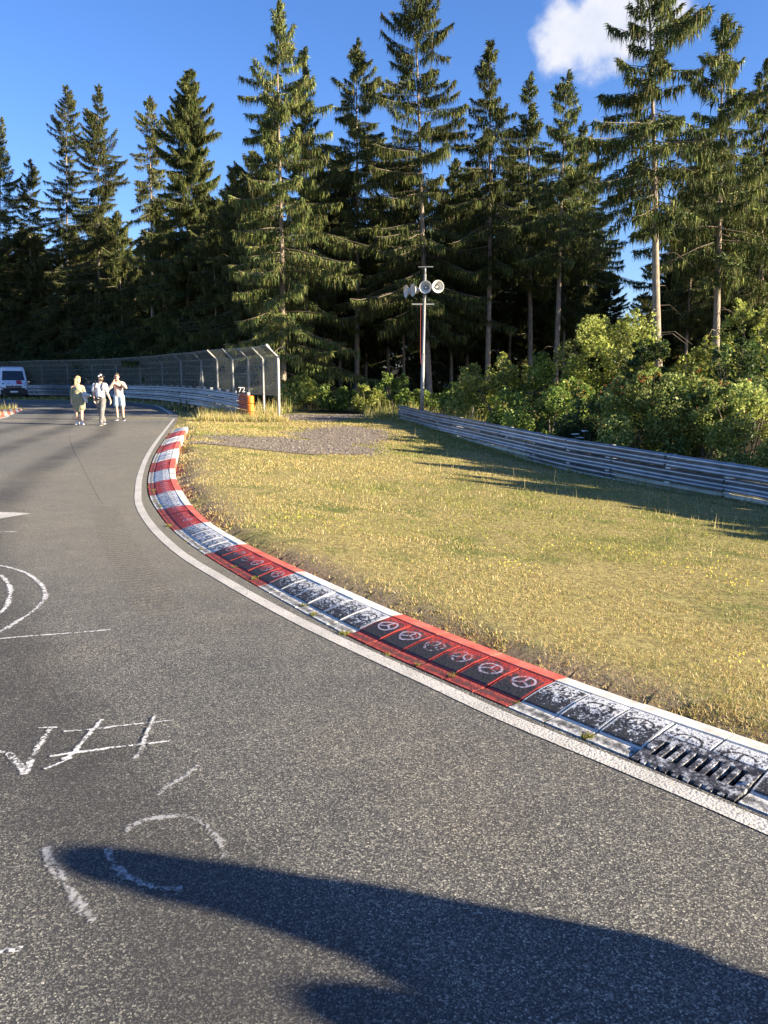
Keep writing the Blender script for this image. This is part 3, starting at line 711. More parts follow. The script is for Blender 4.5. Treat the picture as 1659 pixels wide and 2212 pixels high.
# uncut taller grass by the fence, the posts and behind the right barrier
def tall(n, fn, h0, h1, seed, green=.35, wd=.012):
    r = np.random.default_rng(seed); x, y = fn(r, n); h = h0+(h1-h0)*r.random(n)**1.5*(.4+1.2*fbm(x*.8, y*.8, 3)); g = np.clip(green+.9*(fbm(x*.6+3, y*.6+9, 3)-.5), 0, 1)
    V, c = blades(n, x, y, gz(x, y), h, np.full(n, wd)*(.6+.8*r.random(n)), straw_tint(r, n, g), .5, seed+1); return V, c
parts_ = [tall(26000, lambda r, n: (-8+20*r.random(n), 33+8*r.random(n)), .12, .7, 31, .62, .03),
          tall(9000, lambda r, n: (-7.4+3.6*r.random(n), 30.2+3.5*r.random(n)**1.2), .1, .45, 32, .1, .018),
          tall(16000, lambda r, n: ((lambda yy: (rail_x(yy)+.25+2.2*r.random(n), yy))(10+22*r.random(n))), .15, .75, 33, .6, .02),
          tall(5000, lambda r, n: ((lambda yy: (rail_x(yy)-.1-.35*r.random(n)**1.5, yy))(11+21*r.random(n))), .05, .22, 34, .95, .012),
          tall(9000, lambda r, n: ((lambda yy: (rail_x(yy)-1.5-9*r.random(n), yy))(11+17*r.random(n))), .05, .11, 35, .2, .012),
          tall(14000, lambda r, n: (-34+28*r.random(n), 34+36*r.random(n)), .1, .4, 36, .5, .03)]
V = np.concatenate([p[0] for p in parts_]); c = np.concatenate([p[1] for p in parts_])
P0 = V[::3]; ok = (gravel_mask(P0[:, 0], P0[:, 1]) < .08) & ~pip(P0[:, 0], P0[:, 1], road_poly)
ok3 = np.repeat(ok, 3); V = V[ok3]; c = c[ok3]
me = mesh_np('tall_grass', V, np.arange(len(V)).reshape(-1, 3), 3, c); me.materials.append(M_grass); link('tall_grass', me, kind='stuff')
# lone seed stalks
r = np.random.default_rng(77); n = 110; y = 8+20*r.random(n); x = rail_x(y)-.8-6*r.random(n)**1.6; V, c = blades(n, x, y, gz(x, y), np.full(n, .3), np.full(n, .014), np.tile([[.5, .42, .22]], (n, 1)), .2, 78)
me = mesh_np('seed_stalks', V, np.arange(len(V)).reshape(-1, 3), 3, c); me.materials.append(M_grass); link('seed_stalks', me, kind='stuff')
# yellow flowers in drifts
M_yel = mat('yellow_petals', (.62, .50, .04), .7)
FV = []
for u, v, nn, sx, sy in ((655, 1155, 26, .25, .2), (500, 1070, 10, .5, .3), (1100, 1232, 28, .14, .12), (640, 1170, 8, .3, .2), (1335, 1165, 42, .8, .22), (1450, 1175, 38, .7, .25), (1560, 1215, 34, .4, .15), (1630, 1235, 26, .35, .15), (1640, 1215, 20, .3, .12), (1600, 1500, 14, .07, .06), (1190, 1125, 12, .6, .3), (960, 1265, 8, .2, .1)):
    cx, cy = ground(u, v, -.15)
    for i in range(nn):
        px, py = cx+rnd.gauss(0, sx), cy+rnd.gauss(0, sy)*1.4
        z = float(gz(px, py)); s = rnd.uniform(.005, .010)*(1+py*.04); zz = z+rnd.uniform(.05, .10); n_ = Vector((rnd.uniform(-.5, .7), -.8, .9)).normalized(); a = n_.cross(Vector((0, 0, 1))).normalized()*s; b = n_.cross(a)
        FV += [(px, py, zz), Vector((px, py, zz))+a, Vector((px, py, zz))+b]
        FV += [(px, py, zz), Vector((px, py, zz))-a, Vector((px, py, zz))-b, ]
V = np.array([tuple(q) for q in FV]); me = mesh_np('yellow_flowers', V, np.arange(len(V)).reshape(-1, 3), 3); me.materials.append(M_yel); link('yellow_flowers', me, kind='stuff')

# gravel patch: a sheet with a ragged rim, strewn with stones
M_grav = noisy(mat('grey_gravel', rough=.95, spec=.15), (.10, .082, .066), (.29, .24, .19), 22, 7, bd=.05)
ax = np.arange(-8, 3, .22); ay = np.arange(19, 36, .25); GX, GY = np.meshgrid(ax, ay); msk = gravel_mask(GX, GY)
ii = np.arange(GX.size).reshape(GX.shape); q = np.stack([ii[:-1, :-1], ii[:-1, 1:], ii[1:, 1:], ii[1:, :-1]], -1).reshape(-1, 4); mv = msk.ravel()[q].min(1)
me = mesh_np('gravel_patch', np.stack([GX, GY, gz(GX, GY)+.012], -1).reshape(-1, 3), q[mv > .10], 4, smooth=True); me.materials.append(M_grav); link('gravel_patch', me, kind='structure')
r = np.random.default_rng(8); n = 16000; x = -8+11*r.random(n); y = 19+17*r.random(n); k = gravel_mask(x, y) > -.02+.25*r.random(n)*(r.random(n) < .3); x, y = x[k], y[k]; n = len(x)
s = .012+.03*r.random(n)**3; ct = np.stack([x, y, gz(x, y)+.02], 1)
oct_ = np.array([[1, 0, 0], [0, 1, 0], [-1, 0, 0], [0, -1, 0], [0, 0, .8]]); ang = r.random(n)*6.28; ca, sa = np.cos(ang), np.sin(ang)
O = oct_[None]*s[:, None, None]*(.7+.6*r.random((n, 5, 1))); OX = O[..., 0]*ca[:, None]-O[..., 1]*sa[:, None]; OY = O[..., 0]*sa[:, None]+O[..., 1]*ca[:, None]
V = (np.stack([OX, OY, O[..., 2]], -1)+ct[:, None]).reshape(-1, 3); fo = np.array([[0, 1, 4], [1, 2, 4], [2, 3, 4], [3, 0, 4]])
Fc = (fo[None]+5*np.arange(n)[:, None, None]).reshape(-1, 3); col = np.repeat(np.array([.22, .19, .16])*(.4+1.1*r.random((n, 1))), 5, 0)
me = mesh_np('gravel_stones', V, Fc, 3, col); me.materials.append(tint_mat('stone', .9, 0, .2, 0)); link('gravel_stones', me, kind='stuff')

# ------------------------------------------------------------------ steel barriers
WP = [(0, .155), (.028, .150), (.080, .118), (.083, .095), (.078, .072), (.018, .028), (.012, 0), (.018, -.028), (.078, -.072), (.083, -.095), (.080, -.118), (.028, -.150), (0, -.155)]
UPV = Vector((0, 0, 1))
def beam(path, s0, s1, dz, side, org, scale=1.0, seg=.55):
    n = max(2, int((s1-s0)/seg)); V = []; Fc = []
    for i in range(n+1):
        s_ = s0+(s1-s0)*i/n; p = path.at(s_); t = path.tan(s_); nn = Vector((-t.y, t.x, 0)).normalized()*side
        for a, b in WP: V.append(p+nn*a*scale+UPV*(b*scale-.155+dz)-org)
    m = len(WP)
    for i in range(n):
        for k in range(m-1): Fc.append((i*m+k, i*m+k+1, (i+1)*m+k+1, (i+1)*m+k))
    return V, Fc
def beam_obj(path, s0, s1, dz, side, org, m, parent, **k):
    V, Fc = beam(path, s0, s1, dz, side, org); b = len(V); mm = len(WP)
    # thickness: a back sheet 4 mm behind
    V2 = []; n = len(V)//mm
    for i in range(n):
        s_ = s0+(s1-s0)*i/(n-1); t = path.tan(s_); nn = Vector((-t.y, t.x, 0)).normalized()*side
        for q in range(mm): V2.append(V[i*mm+q]-nn*.005)
    F2 = [tuple(b+j for j in reversed(f)) for f in Fc]
    me = bpy.data.meshes.new('beam'); me.from_pydata([v[:] for v in V+V2], [], Fc+F2)
    for p in me.polygons: p.use_smooth = False
    me.materials.append(m); return link('beam', me, parent, **k)
def bolts(path, s_, dz, side, org, mb):
    p = path.at(s_); t = path.tan(s_); nn = Vector((-t.y, t.x, 0)).normalized()*side
    for o_, w_ in ((-.05, .03), (.05, .03), (0, -.095), (0, .095)):
        c = p+nn*(.016 if abs(w_) < .05 else .084)+t*o_+UPV*(dz-.155+w_)-org; mb.box(c, (.03, .03, .03))
# right barrier
org = Vector((RT[0].x, RT[0].y, float(gz(RT[0].x, RT[0].y)))); rb = empty('guard_rail', org, label='grey triple beam steel guard rail running down the right side in front of the bushes', cat='guard rail')
so = rail.s_of_u(982); t_side = rail.tan(5); SIDE = 1 if Vector((-t_side.y, t_side.x, 0)).x < 0 else -1
tops = [rail.s_of_u(u) for u in (863, 982, 1089, 1230, 1438)]; 
def joints(first, n, start=0.0):
    a = [start]+first
    while a[-1] < rail.len-.5: a.append(min(rail.len, a[-1]+4.0))
    return a
J = [joints([rail.s_of_u(u) for u in (982, 1089, 1230, 1438)], 0), joints([rail.s_of_u(u) for u in (941, 1034, 1148, 1325, 1571)], 0), joints([rail.s_of_u(u) for u in (1034, 1148, 1325, 1571)], 0, rail.s_of_u(905))]
bo = MB()
for row in range(3):
    for i, (a, b) in enumerate(zip(J[row], J[row][1:])):
        pale = (row == 2 and i in (1, 3, 4, 5)) 
        if row == 2 and i == 0: pale = True
        beam_obj(rail, a+.004, b+(.10 if b < rail.len-.1 else 0), -.325*row+(.002 if i % 2 else 0), SIDE, org, M_pale if pale else M_galv, rb,
                 **({'label': 'chalky cream coloured lowest beam'} if pale else {}))
        bolts(rail, b-.05 if b < rail.len else b-.2, -.325*row, SIDE, org, bo)
        if a == 0: bolts(rail, .12, -.325*row, SIDE, org, bo)
bo.obj('bolts', M_black, rb, kind='stuff')
post_m = None
for u in (870, 905, 943, 987, 1033, 1090, 1152, 1228, 1322, 1440, 1570):
    s_ = rail.s_of_u(u); p = rail.at(s_); t = rail.tan(s_); nn = Vector((-t.y, t.x, 0)).normalized()*SIDE; M = Matrix.Rotation(math.atan2(t.y, t.x), 3, 'Z')
    mb = MB().box(p-nn*.13+UPV*-.62-org, (.10, .12, 1.22), M); mb.box(p-nn*.125+UPV*-.62-org+t*.04, (.02, .16, 1.18), M); mb.obj('post', M_galv, rb)
    for row in range(3):
        MB().box(p-nn*.03+UPV*(-.325*row-.155)-org, (.10, .05, .12), M).obj('spacer', M_galv, rb)
        if row < 2: MB().box(p+nn*.012+UPV*(-.325*row-.318)-org, (.13, .03, .04), M).obj('white_gap_block', M_white_sp, rb)  # white block in the gap between two beams
# small wooden stake and a dark marker post behind the barrier
p = rail.at(rail.s_of_u(985)); q = MB().tube([(0, 0, 0), (.02, 0, .9), (.05, 0, 1.25)], [.02, .02, .012], 6); q.obj('wooden_stake', mat('bleached_wood', (.42, .34, .22), .9), None, label='thin bleached wooden stake leaning up behind the guard rail', cat='stake').location = (p.x+.55, p.y+.5, p.z-.9)

# left barrier and its orange end
LT = [w_at(541, 855, 32.2), w_at(530, 852, 32.6), w_at(495, 846.5, 35.3), w_at(446, 840, 40.4), w_at(415, 837.5, 44.3), w_at(346, 834, 53), w_at(270, 832.3, 61), w_at(200, 831.5, 67), w_at(120, 831.3, 71.5), w_at(57, 831.6, 74), w_at(-40, 832.5, 77), w_at(-200, 834, 82)]
lrail = Path(LT); t = lrail.tan(3); LS = 1 if Vector((-t.y, t.x, 0)).x < 0 else -1
org2 = Vector((LT[0].x, LT[0].y, 0)); lb = empty('guard_rail', org2, label='curved steel guard rail of the far bend, its near end painted orange', cat='guard rail')
for row in range(3):
    js = [0.05, .9+.25*row*0]
    beam_obj(lrail, .05, 1.6, -.335*row, LS, org2, M_redor, lb, label='faded red orange painted end piece')
    a = 1.6
    i = 0
    while a < lrail.len-.5:
        b = min(lrail.len, a+(2+1.3*row if i == 0 else 4.0)); beam_obj(lrail, a+.004, b+(.1 if b < lrail.len-.2 else 0), -.335*row+(.002 if i % 2 else 0), LS, org2, M_galv, lb); a = b; i += 1
    # rounded orange end piece
    p = lrail.at(.05); t = lrail.tan(.05); nn = Vector((-t.y, t.x, 0)).normalized()*LS
    mb = MB(); c = p-UPV*(.155+.335*row)-org2-t*.02; n_ = 12
    ring = lambda z, r_: [c+(-t*math.sin(math.pi*k/n_)*r_*1.0+nn*(math.cos(math.pi*k/n_)*r_))+UPV*z for k in range(n_+1)]
    r1, r2, r3, r4 = ring(-.16, .13), ring(-.13, .16), ring(.13, .16), ring(.16, .13); mb.add(r1+r2+r3+r4, [(j*(n_+1)+k, j*(n_+1)+k+1, (j+1)*(n_+1)+k+1, (j+1)*(n_+1)+k) for j in range(3) for k in range(n_)]+[tuple(range(3*(n_+1), 4*(n_+1))), tuple(reversed(range(n_+1)))])
    mb.obj('end_cap', M_orange, lb, smooth=False, label='rounded bright orange end cap')
s_ = .5; k_ = 0
while s_ < 60:
    p = lrail.at(s_); t = lrail.tan(s_); nn = Vector((-t.y, t.x, 0)).normalized()*LS; M = Matrix.Rotation(math.atan2(t.y, t.x), 3, 'Z')
    MB().box(p-nn*.13+UPV*-.56-org2, (.10, .14, 1.3), M).obj('post', M_galv, lb)
    if s_ > 2:
        for row in range(2): MB().box(p+nn*.012+UPV*(-.335*row-.322)-org2, (.16, .03, .035), M).obj('white_gap_block', M_white_sp, lb)
    s_ += 2.0 if s_ < 36 else 4.0; k_ += 1
# number board 72
p = lrail.at(.75); bd = empty('number_board', (p.x-.10, p.y, p.z-.02), label='small black board reading 72 on top of the orange barrier end', cat='sign')
MB().box((0, 0, .20), (.80/2, .02, .30)).obj('board', M_black, bd, bevel=.004)
MB().box((.12, .03, .05), (.04, .03, .2)).box((-.12, .03, .05), (.04, .03, .2)).obj('bracket', M_galv, bd)
def text_obj(s, size, parent, loc, rot, m, name='lettering', ext=.001, xs=1.0):
    cu = bpy.data.curves.new(name, 'FONT'); cu.body = s; cu.size = size; cu.extrude = ext; cu.align_x = 'CENTER'; cu.align_y = 'CENTER'; cu.offset = size*.012
    o = bpy.data.objects.new(name, cu); C.objects.link(o); dg = bpy.context.evaluated_depsgraph_get(); me = bpy.data.meshes.new_from_object(o.evaluated_get(dg))
    bpy.data.objects.remove(o); me.materials.clear(); me.materials.append(m)
    o = link(name, me, parent); o.location = loc; o.rotation_euler = rot; o.scale = (xs, 1, 1); return o
text_obj('72', .30, bd, (0.02, -.013, .20), (math.pi/2, 0, 0), M_white)

# ------------------------------------------------------------------ catch fence
fu = [600, 567.5, 536, 502, 468.5, 435, 391, 350, 303, 251, 199, 145, 89, 33, -28]
fvb = [771, 776, 776, 776, 777, 780, 781, 784, 786, 788, 789, 789.5, 790, 792, 795]      # bend
fD = [31.7, 33.6, 35.3, 37.6, 40.4, 44.0, 49.5, 54.5, 59.5, 64.5, 68.5, 71.8, 74.6, 76.6, 78.6]
FP = [w_at(u, v, D) for u, v, D in zip(fu, fvb, fD)]
FP = [Vector((p.x, p.y, max(p.z, 2.5))) for p in FP]
org3 = Vector((FP[0].x, FP[0].y, 0)); fen = empty('catch_fence', org3, label='tall curved wire catch fence with inward leaning grey posts behind the left guard rail', cat='fence')
def inward(i):
    t = (FP[min(i+1, len(FP)-1)]-FP[max(i-1, 0)]); t.z = 0; t.normalize(); return Vector((-t.y, t.x, 0)) if Vector((-t.y, t.x, 0)).x < 0 and i < 9 or Vector((-t.y, t.x, 0)).y < 0 and i >= 9 else Vector((t.y, -t.x, 0))
TIP = []
for i, p in enumerate(FP):
    nn = inward(i); base = Vector((p.x, p.y, 0)); tip = p+nn*.50+UPV*.48; TIP.append(tip)
    wdt = .075 if i else .10
    mb = MB().tube([base-org3, p-org3, tip-org3], [wdt*.7]*3, 4); mb.obj('fence_post', M_pole, fen)
# one post carries a lattice ladder brace (tripod)
i = 5; p = FP[i]; base = Vector((p.x, p.y, 0)); mb = MB()
t = (FP[6]-FP[4]).normalized(); t.z = 0; nn = inward(i)
for sgn in (-1, 1): mb.tube([p-org3-UPV*.2, base+t*.95*sgn+nn*.1-org3], .04, 6)
for k in range(6):
    z = .4+.35*k; wv = .95*(1-z/p.z)*.9
    mb.tube([base+t*-wv+UPV*z-org3, base+t*wv+UPV*z-org3], .015, 4)
mb.obj('ladder_brace', M_pole, fen, kind=None)
M_mesh = M_wire
def prism(a, b, r_, n=3):
    return a, b, r_
for i in range(len(FP)-1):
    a0, b0 = FP[i], FP[i+1]; A = [Vector((a0.x, a0.y, .95 if i < 2 else .8)), a0, TIP[i]]; B = [Vector((b0.x, b0.y, .95 if i < 2 else .8)), b0, TIP[i+1]]
    mb = MB(); fade = i
    wr = .0044+.00004*fD[i]
    rows = []
    hz = A[1].z-A[0].z; nr = 34
    for k in range(nr+1): rows.append((A[0].lerp(A[1], k/nr), B[0].lerp(B[1], k/nr)))
    for k in range(1, 10): rows.append((A[1].lerp(A[2], k/9), B[1].lerp(B[2], k/9)))
    for k, (a, b) in enumerate(rows):
        thick = wr*(1.9 if k % 7 == 0 or k in (nr, len(rows)-1) else 1.0)
        sag = UPV*rnd.uniform(-.01, .01); mid = a.lerp(b, .5)+sag
        mb.tube([a-org3, mid-org3, b-org3], thick, 3, caps=False)
    nv = 14
    for k in range(1, nv):
        f = k/nv; mb.tube([A[0].lerp(B[0], f)-org3, A[1].lerp(B[1], f)-org3, A[2].lerp(B[2], f)-org3], wr*.8, 3, caps=False)
    mb.obj('wire_mesh', M_wire, fen)

# ------------------------------------------------------------------ loudspeaker pole
pb = w_at(911, 885, 30.2); gzp = float(gz(pb.x, pb.y)); pole = empty('loudspeaker_pole', (pb.x, pb.y, gzp), label='slim grey steel pole carrying four horn loudspeakers behind the guard rail', cat='loudspeaker pole')
ptop = at_depth(918.5, 577, pb.y); hb = ptop.z-gzp
lx = ptop.x-pb.x
axis = lambda z: Vector((lx*z/hb, 0, z))
MB().tube([axis(0), axis(hb*.45)], [.075, .07], 12).tube([axis(hb*.45), axis(hb*.46), axis(hb-.25)], [.07, .055, .052], 12).tube([axis(hb-.26), axis(hb)], [.035, .035], 8).obj('pole', M_pole, pole, smooth=True)
zc = at_depth(915, 638, pb.y).z-gzp
MB().tube([axis(hb)+Vector((-.26, 0, 0)), axis(hb)+Vector((.30, -.05, 0))], .028, 6).obj('top_crossbar', M_pole, pole)
MB().box(axis(zc-.33)+Vector((-.05, 0, 0)), (.85, .07, .05)).obj('bracket_bar', M_pole, pole)
def horn(c, dirn, Rr=.235, yaw=0):
    d = Vector(dirn).normalized(); q = d.to_track_quat('Z', 'Y').to_matrix(); prof = [(.03, -.50), (.075, -.50), (.08, -.36), (.055, -.35), (.06, -.28), (.10, -.18), (.155, -.08), (.20, -.02), (.232, 0), (.238, .006), (.228, .004), (.19, -.03), (.14, -.10), (.09, -.19), (.05, -.27)]
    n_ = 28; V = []; Fc = []
    for r_, z in prof:
        for k in range(n_): V.append(Vector(c)+q @ Vector((r_*math.cos(6.2832*k/n_), r_*math.sin(6.2832*k/n_), z)))
    for j in range(len(prof)-1):
        for k in range(n_): Fc.append((j*n_+k, j*n_+(k+1) % n_, (j+1)*n_+(k+1) % n_, (j+1)*n_+k))
    h_ = MB().add(V, Fc).obj('horn', M_horn, pole, smooth=True)
    mb = MB().tube([Vector(c)+q @ Vector((0, 0, z)) for z in (-.27, -.10, -.06)], [.05, .045, .03], 14); o = mb.obj('horn_centre', M_horn, pole, smooth=True); return h_
def loc_(u, v): p = at_depth(u, v, pb.y); return Vector((p.x-pb.x, 0, p.z-gzp))
horn(loc_(918, 622)+Vector((0, -.30, 0)), (-.28, -.95, .02)); horn(loc_(945, 621)+Vector((0, -.30, 0)), (.28, -.95, .02))
horn(loc_(893, 627)+Vector((-.02, -.05, 0)), (-.93, -.42, -.02), ); horn(loc_(880, 628)+Vector((-.05, .22, 0)), (-.95, -.3, -.02))
M_cab = mat('red_cable', (.30, .04, .03), .6)
MB().tube([axis(zc-.3)+Vector((-.14, -.03, 0)), axis(zc-1.2)+Vector((-.13, -.03, 0)), axis(zc-2.3)+Vector((-.11, -.05, 0)), axis(zc-2.6)+Vector((-.07, -.06, 0))], .007, 6).obj('red_cable', M_cab, pole)

# ------------------------------------------------------------------ spruces
def spruce(seed, h, base, Rm, lean=(0, 0), dens=20, nper=2.1, comb=.8, brown=.25, gapz=(), lit=1.0, taper=.8, asym=None, dead=10, dead_z=None, rb=.18, sc_=1.0):
    """returns (trunk mesh, branch mesh, crown mesh); origin at the foot"""
    r = np.random.default_rng(seed)
    ph = r.random(4)*6.28
    def axis(z):
        k = z/h; return np.array([lean[0]*k+.10*math.sin(k*5+ph[0])*k*(1-k)*2, lean[1]*k+.1*math.sin(k*4+ph[1])*(1-k)*k*2, z])
    mb = MB(); zs = [0, .15, .6, 1.5]+[h*q for q in (.12, .2, .3, .4, .5, .6, .7, .8, .88, .95, 1.0)]
    zs = sorted(z for z in zs if z <= h)
    rs = [rb*(1.35 if z < .1 else 1.12 if z < .4 else 1)*max(.07, (1-(z/h)**1.15)) for z in zs]
    mb.tube([axis(z) for z in zs], rs, 10)
    trunk = mb
    bw = MB(); AN = []; DI = []; CO = []; LN = []; WD = []
    z = base
    def add_branch(z, az, Lb, el, dn, colf, hang):
        p0 = axis(z); dh = np.array([math.cos(az), math.sin(az), 0]); sd = np.array([-dh[1], dh[0], 0])
        bend = r.normal(0, .12)
        def pos(s):
            s = np.asarray(s)[..., None] if np.ndim(s) else s
            up = math.sin(el)*s-.34*s*s*(1 if el < .25 else .35)+.22*s**4
            return p0+dh*(Lb*s*math.cos(el))+sd*(Lb*bend*s*s)+np.array([0, 0, 1])*(Lb*up)
        pts = [Vector(pos(s)) for s in (0, .3, .6, .85, 1.0)]
        bw.tube(pts, [max(.006, .008*Lb+.004)*q for q in (1, .8, .6, .4, .2)], 3, caps=False)
        n = int(max(12, Lb*dn*5.4))
        s = r.random(n)**.72*(1-.12)+.12; wv = (Lb*.26*(1.05-s)+.12)*(.5+.5*r.random(n)); side = r.uniform(-1, 1, n)
        a = pos(s)+sd*(wv*side)[:, None]+np.array([0, 0, -1])*(np.abs(side)*wv*.28+r.random(n)*.10)[:, None]
        k = r.random(n) < hang
        dv = np.where(k[:, None], np.stack([r.normal(0, .22, n), r.normal(0, .22, n), -np.ones(n)], 1), dh*.8+sd*np.sign(side)[:, None]*.8+np.stack([r.normal(0, .35, n), r.normal(0, .35, n), r.normal(-.15, .3, n)], 1))
        dv /= np.linalg.norm(dv, axis=1)[:, None]
        AN.append(a); DI.append(dv); LN.append(np.where(k, .14+.46*r.random(n)**1.4, .10+.18*r.random(n))*sc_); WD.append((.013+.024*r.random(n))*sc_)
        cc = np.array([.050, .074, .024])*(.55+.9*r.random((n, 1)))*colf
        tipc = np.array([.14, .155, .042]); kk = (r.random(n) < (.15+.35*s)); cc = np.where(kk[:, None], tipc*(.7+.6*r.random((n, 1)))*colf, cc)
        br = np.array([.12, .095, .05]); kk = r.random(n) < brown*.5; cc = np.where(kk[:, None], br*(.6+.8*r.random((n, 1))), cc)
        CO.append(cc)
    while z < h-.15:
        t = (z-base)/(h-base)
        prof = min(1, (t+.10)/.22)*(1-t)**taper*(1+.22*math.sin(t*17+ph[2])) if t >= 0 else 0
        nb = nper+2*(1-t)*.6
        for _ in range(int(nb+r.random())):
            az = r.random()*6.283
            Lb = max(.28, Rm*1.28*prof*(.45+.64*r.random()))
            if r.random() < .05: Lb *= 1.2
            if asym is not None:
                ca = math.cos(az-asym[0]); Lb *= 1+asym[1]*ca
            if any(a <= z <= b for a, b in gapz) and r.random() < .75: continue
            el = -.18+.75*t**1.6+r.normal(0, .10)
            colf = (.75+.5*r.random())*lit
            add_branch(z+r.uniform(-.1, .1), az, Lb, el, dens*(1+.4*t), colf, comb*(1-.35*t))
        z += .19+.09*(1-t)
    # spire
    add_branch(h-.35, 0, .4, 1.4, 60, 1, .2)
    A = np.concatenate(AN); Dn = np.concatenate(DI); LL = np.concatenate(LN); WW = np.concatenate(WD); CC = np.concatenate(CO)
    n = len(A); up = np.stack([r.normal(0, 1, n), r.normal(0, 1, n), r.normal(0, .4, n)], 1); pw = np.cross(Dn, up); pw /= np.linalg.norm(pw, axis=1)[:, None]+1e-6
    pw *= WW[:, None]; V = np.stack([A-pw, A+pw, A+Dn*LL[:, None]], 1).reshape(-1, 3)
    # dead snags on the bare stem
    for _ in range(dead):
        zz = (r.uniform(*(dead_z or (max(1.5, base*.35), max(base, 3)))))
        az = r.random()*6.283; Lb = r.uniform(.35, 1.5); p0 = axis(zz); d = np.array([math.cos(az), math.sin(az), 0])
        bw.tube([Vector(p0), Vector(p0+d*Lb*.5+np.array([0, 0, .03*Lb])), Vector(p0+d*Lb+np.array([0, 0, -.35*Lb]))], [.022, .014, .005], 3, caps=False)
    tm = trunk.mesh('trunk', M_bark, smooth=True); bm_ = bw.mesh('branches', M_twig)
    cm = mesh_np('crown', V, np.arange(3*n).reshape(-1, 3), 3, np.repeat(CC, 3, 0)); cm.materials.append(M_needle)
    return tm, bm_, cm
def plant_spruce(meshes, x, y, rz=0, s=1.0, label='', group=None, z=None, sxy=1.0):
    o = empty('spruce_tree', (x, y, float(gz(x, y)) if z is None else z), rz, label=label, cat='tree', group=group); o.scale = (s*sxy, s*sxy, s)
    for nme, me in zip(('trunk', 'branches', 'crown'), meshes):
        c = link(nme, me, o)
        if nme != 'trunk': c['kind'] = 'stuff'
    return o
# u at foot, u at tip, v at tip, depth, reach (m), crown base (m), extras, label
TREES = [
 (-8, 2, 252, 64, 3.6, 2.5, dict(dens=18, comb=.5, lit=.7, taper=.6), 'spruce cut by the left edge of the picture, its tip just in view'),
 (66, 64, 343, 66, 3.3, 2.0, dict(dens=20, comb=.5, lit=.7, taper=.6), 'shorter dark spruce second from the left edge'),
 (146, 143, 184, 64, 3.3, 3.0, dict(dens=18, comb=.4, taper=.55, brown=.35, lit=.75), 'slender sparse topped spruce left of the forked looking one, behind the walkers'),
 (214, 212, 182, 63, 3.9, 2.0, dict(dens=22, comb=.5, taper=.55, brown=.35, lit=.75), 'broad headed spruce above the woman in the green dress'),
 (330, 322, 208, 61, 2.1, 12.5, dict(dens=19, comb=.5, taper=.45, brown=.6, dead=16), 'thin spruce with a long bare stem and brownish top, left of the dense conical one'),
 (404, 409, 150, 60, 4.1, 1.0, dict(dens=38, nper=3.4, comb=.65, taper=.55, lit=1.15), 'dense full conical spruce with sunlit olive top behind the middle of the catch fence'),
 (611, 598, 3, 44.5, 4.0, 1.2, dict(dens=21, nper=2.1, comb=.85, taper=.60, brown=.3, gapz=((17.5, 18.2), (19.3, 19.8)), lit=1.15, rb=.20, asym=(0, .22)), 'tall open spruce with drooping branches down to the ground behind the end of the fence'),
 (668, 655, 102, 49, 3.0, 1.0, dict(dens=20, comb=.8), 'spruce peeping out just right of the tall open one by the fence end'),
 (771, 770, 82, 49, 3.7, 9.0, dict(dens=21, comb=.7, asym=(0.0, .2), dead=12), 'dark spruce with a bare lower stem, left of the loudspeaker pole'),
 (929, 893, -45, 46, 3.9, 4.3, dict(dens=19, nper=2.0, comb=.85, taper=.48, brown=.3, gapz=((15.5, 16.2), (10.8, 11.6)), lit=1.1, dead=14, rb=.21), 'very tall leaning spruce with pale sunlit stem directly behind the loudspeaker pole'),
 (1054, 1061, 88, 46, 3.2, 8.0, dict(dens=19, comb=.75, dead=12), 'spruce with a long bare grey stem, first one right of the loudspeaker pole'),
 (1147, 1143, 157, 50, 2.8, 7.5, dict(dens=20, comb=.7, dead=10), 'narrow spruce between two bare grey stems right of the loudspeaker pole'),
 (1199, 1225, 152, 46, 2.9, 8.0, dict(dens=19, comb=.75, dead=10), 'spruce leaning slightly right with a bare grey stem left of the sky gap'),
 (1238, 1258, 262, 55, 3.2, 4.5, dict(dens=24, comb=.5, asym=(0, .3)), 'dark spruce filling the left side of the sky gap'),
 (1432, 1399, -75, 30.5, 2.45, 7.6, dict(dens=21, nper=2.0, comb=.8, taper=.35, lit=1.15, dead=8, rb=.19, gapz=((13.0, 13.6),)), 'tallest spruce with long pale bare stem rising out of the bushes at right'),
 (1550, 1561, 34, 35, 3.2, 6.2, dict(dens=21, comb=.75, taper=.7, dead=10, rb=.18), 'pointed spruce with a bare stem, second from the right edge'),
 (1648, 1650, 128, 38, 2.4, 5.0, dict(dens=20, comb=.7), 'spruce cut by the right edge of the picture'),
]
front_meshes = []
for i, (uf, ut, vt, y, reach, cb, kw, lab) in enumerate(TREES):
    y = max(y, float(np.interp(uf-70, fu[::-1], fD[::-1]))+6.5) if uf < 560 else y
    foot = at_depth(uf, 820, y); tip = at_depth(ut, vt, y); gz0 = float(gz(foot.x, y)); hh = tip.z-gz0
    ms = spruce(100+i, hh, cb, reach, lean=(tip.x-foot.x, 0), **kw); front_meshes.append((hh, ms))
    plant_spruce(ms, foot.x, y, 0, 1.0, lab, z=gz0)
SHORT = ['the left edge spruce', 'the short second spruce', 'the slender sparse spruce', 'the broad headed spruce', 'the thin brownish spruce', 'the dense conical spruce', 'the tall open spruce', 'the spruce beside the open one', 'the dark bare stemmed spruce', 'the leaning pole spruce', 'the first bare grey stem', 'the narrow middle spruce', 'the right leaning spruce', 'the sky gap spruce', 'the tallest pale stem', 'the pointed right spruce', 'the right edge spruce']
_cnt = {}
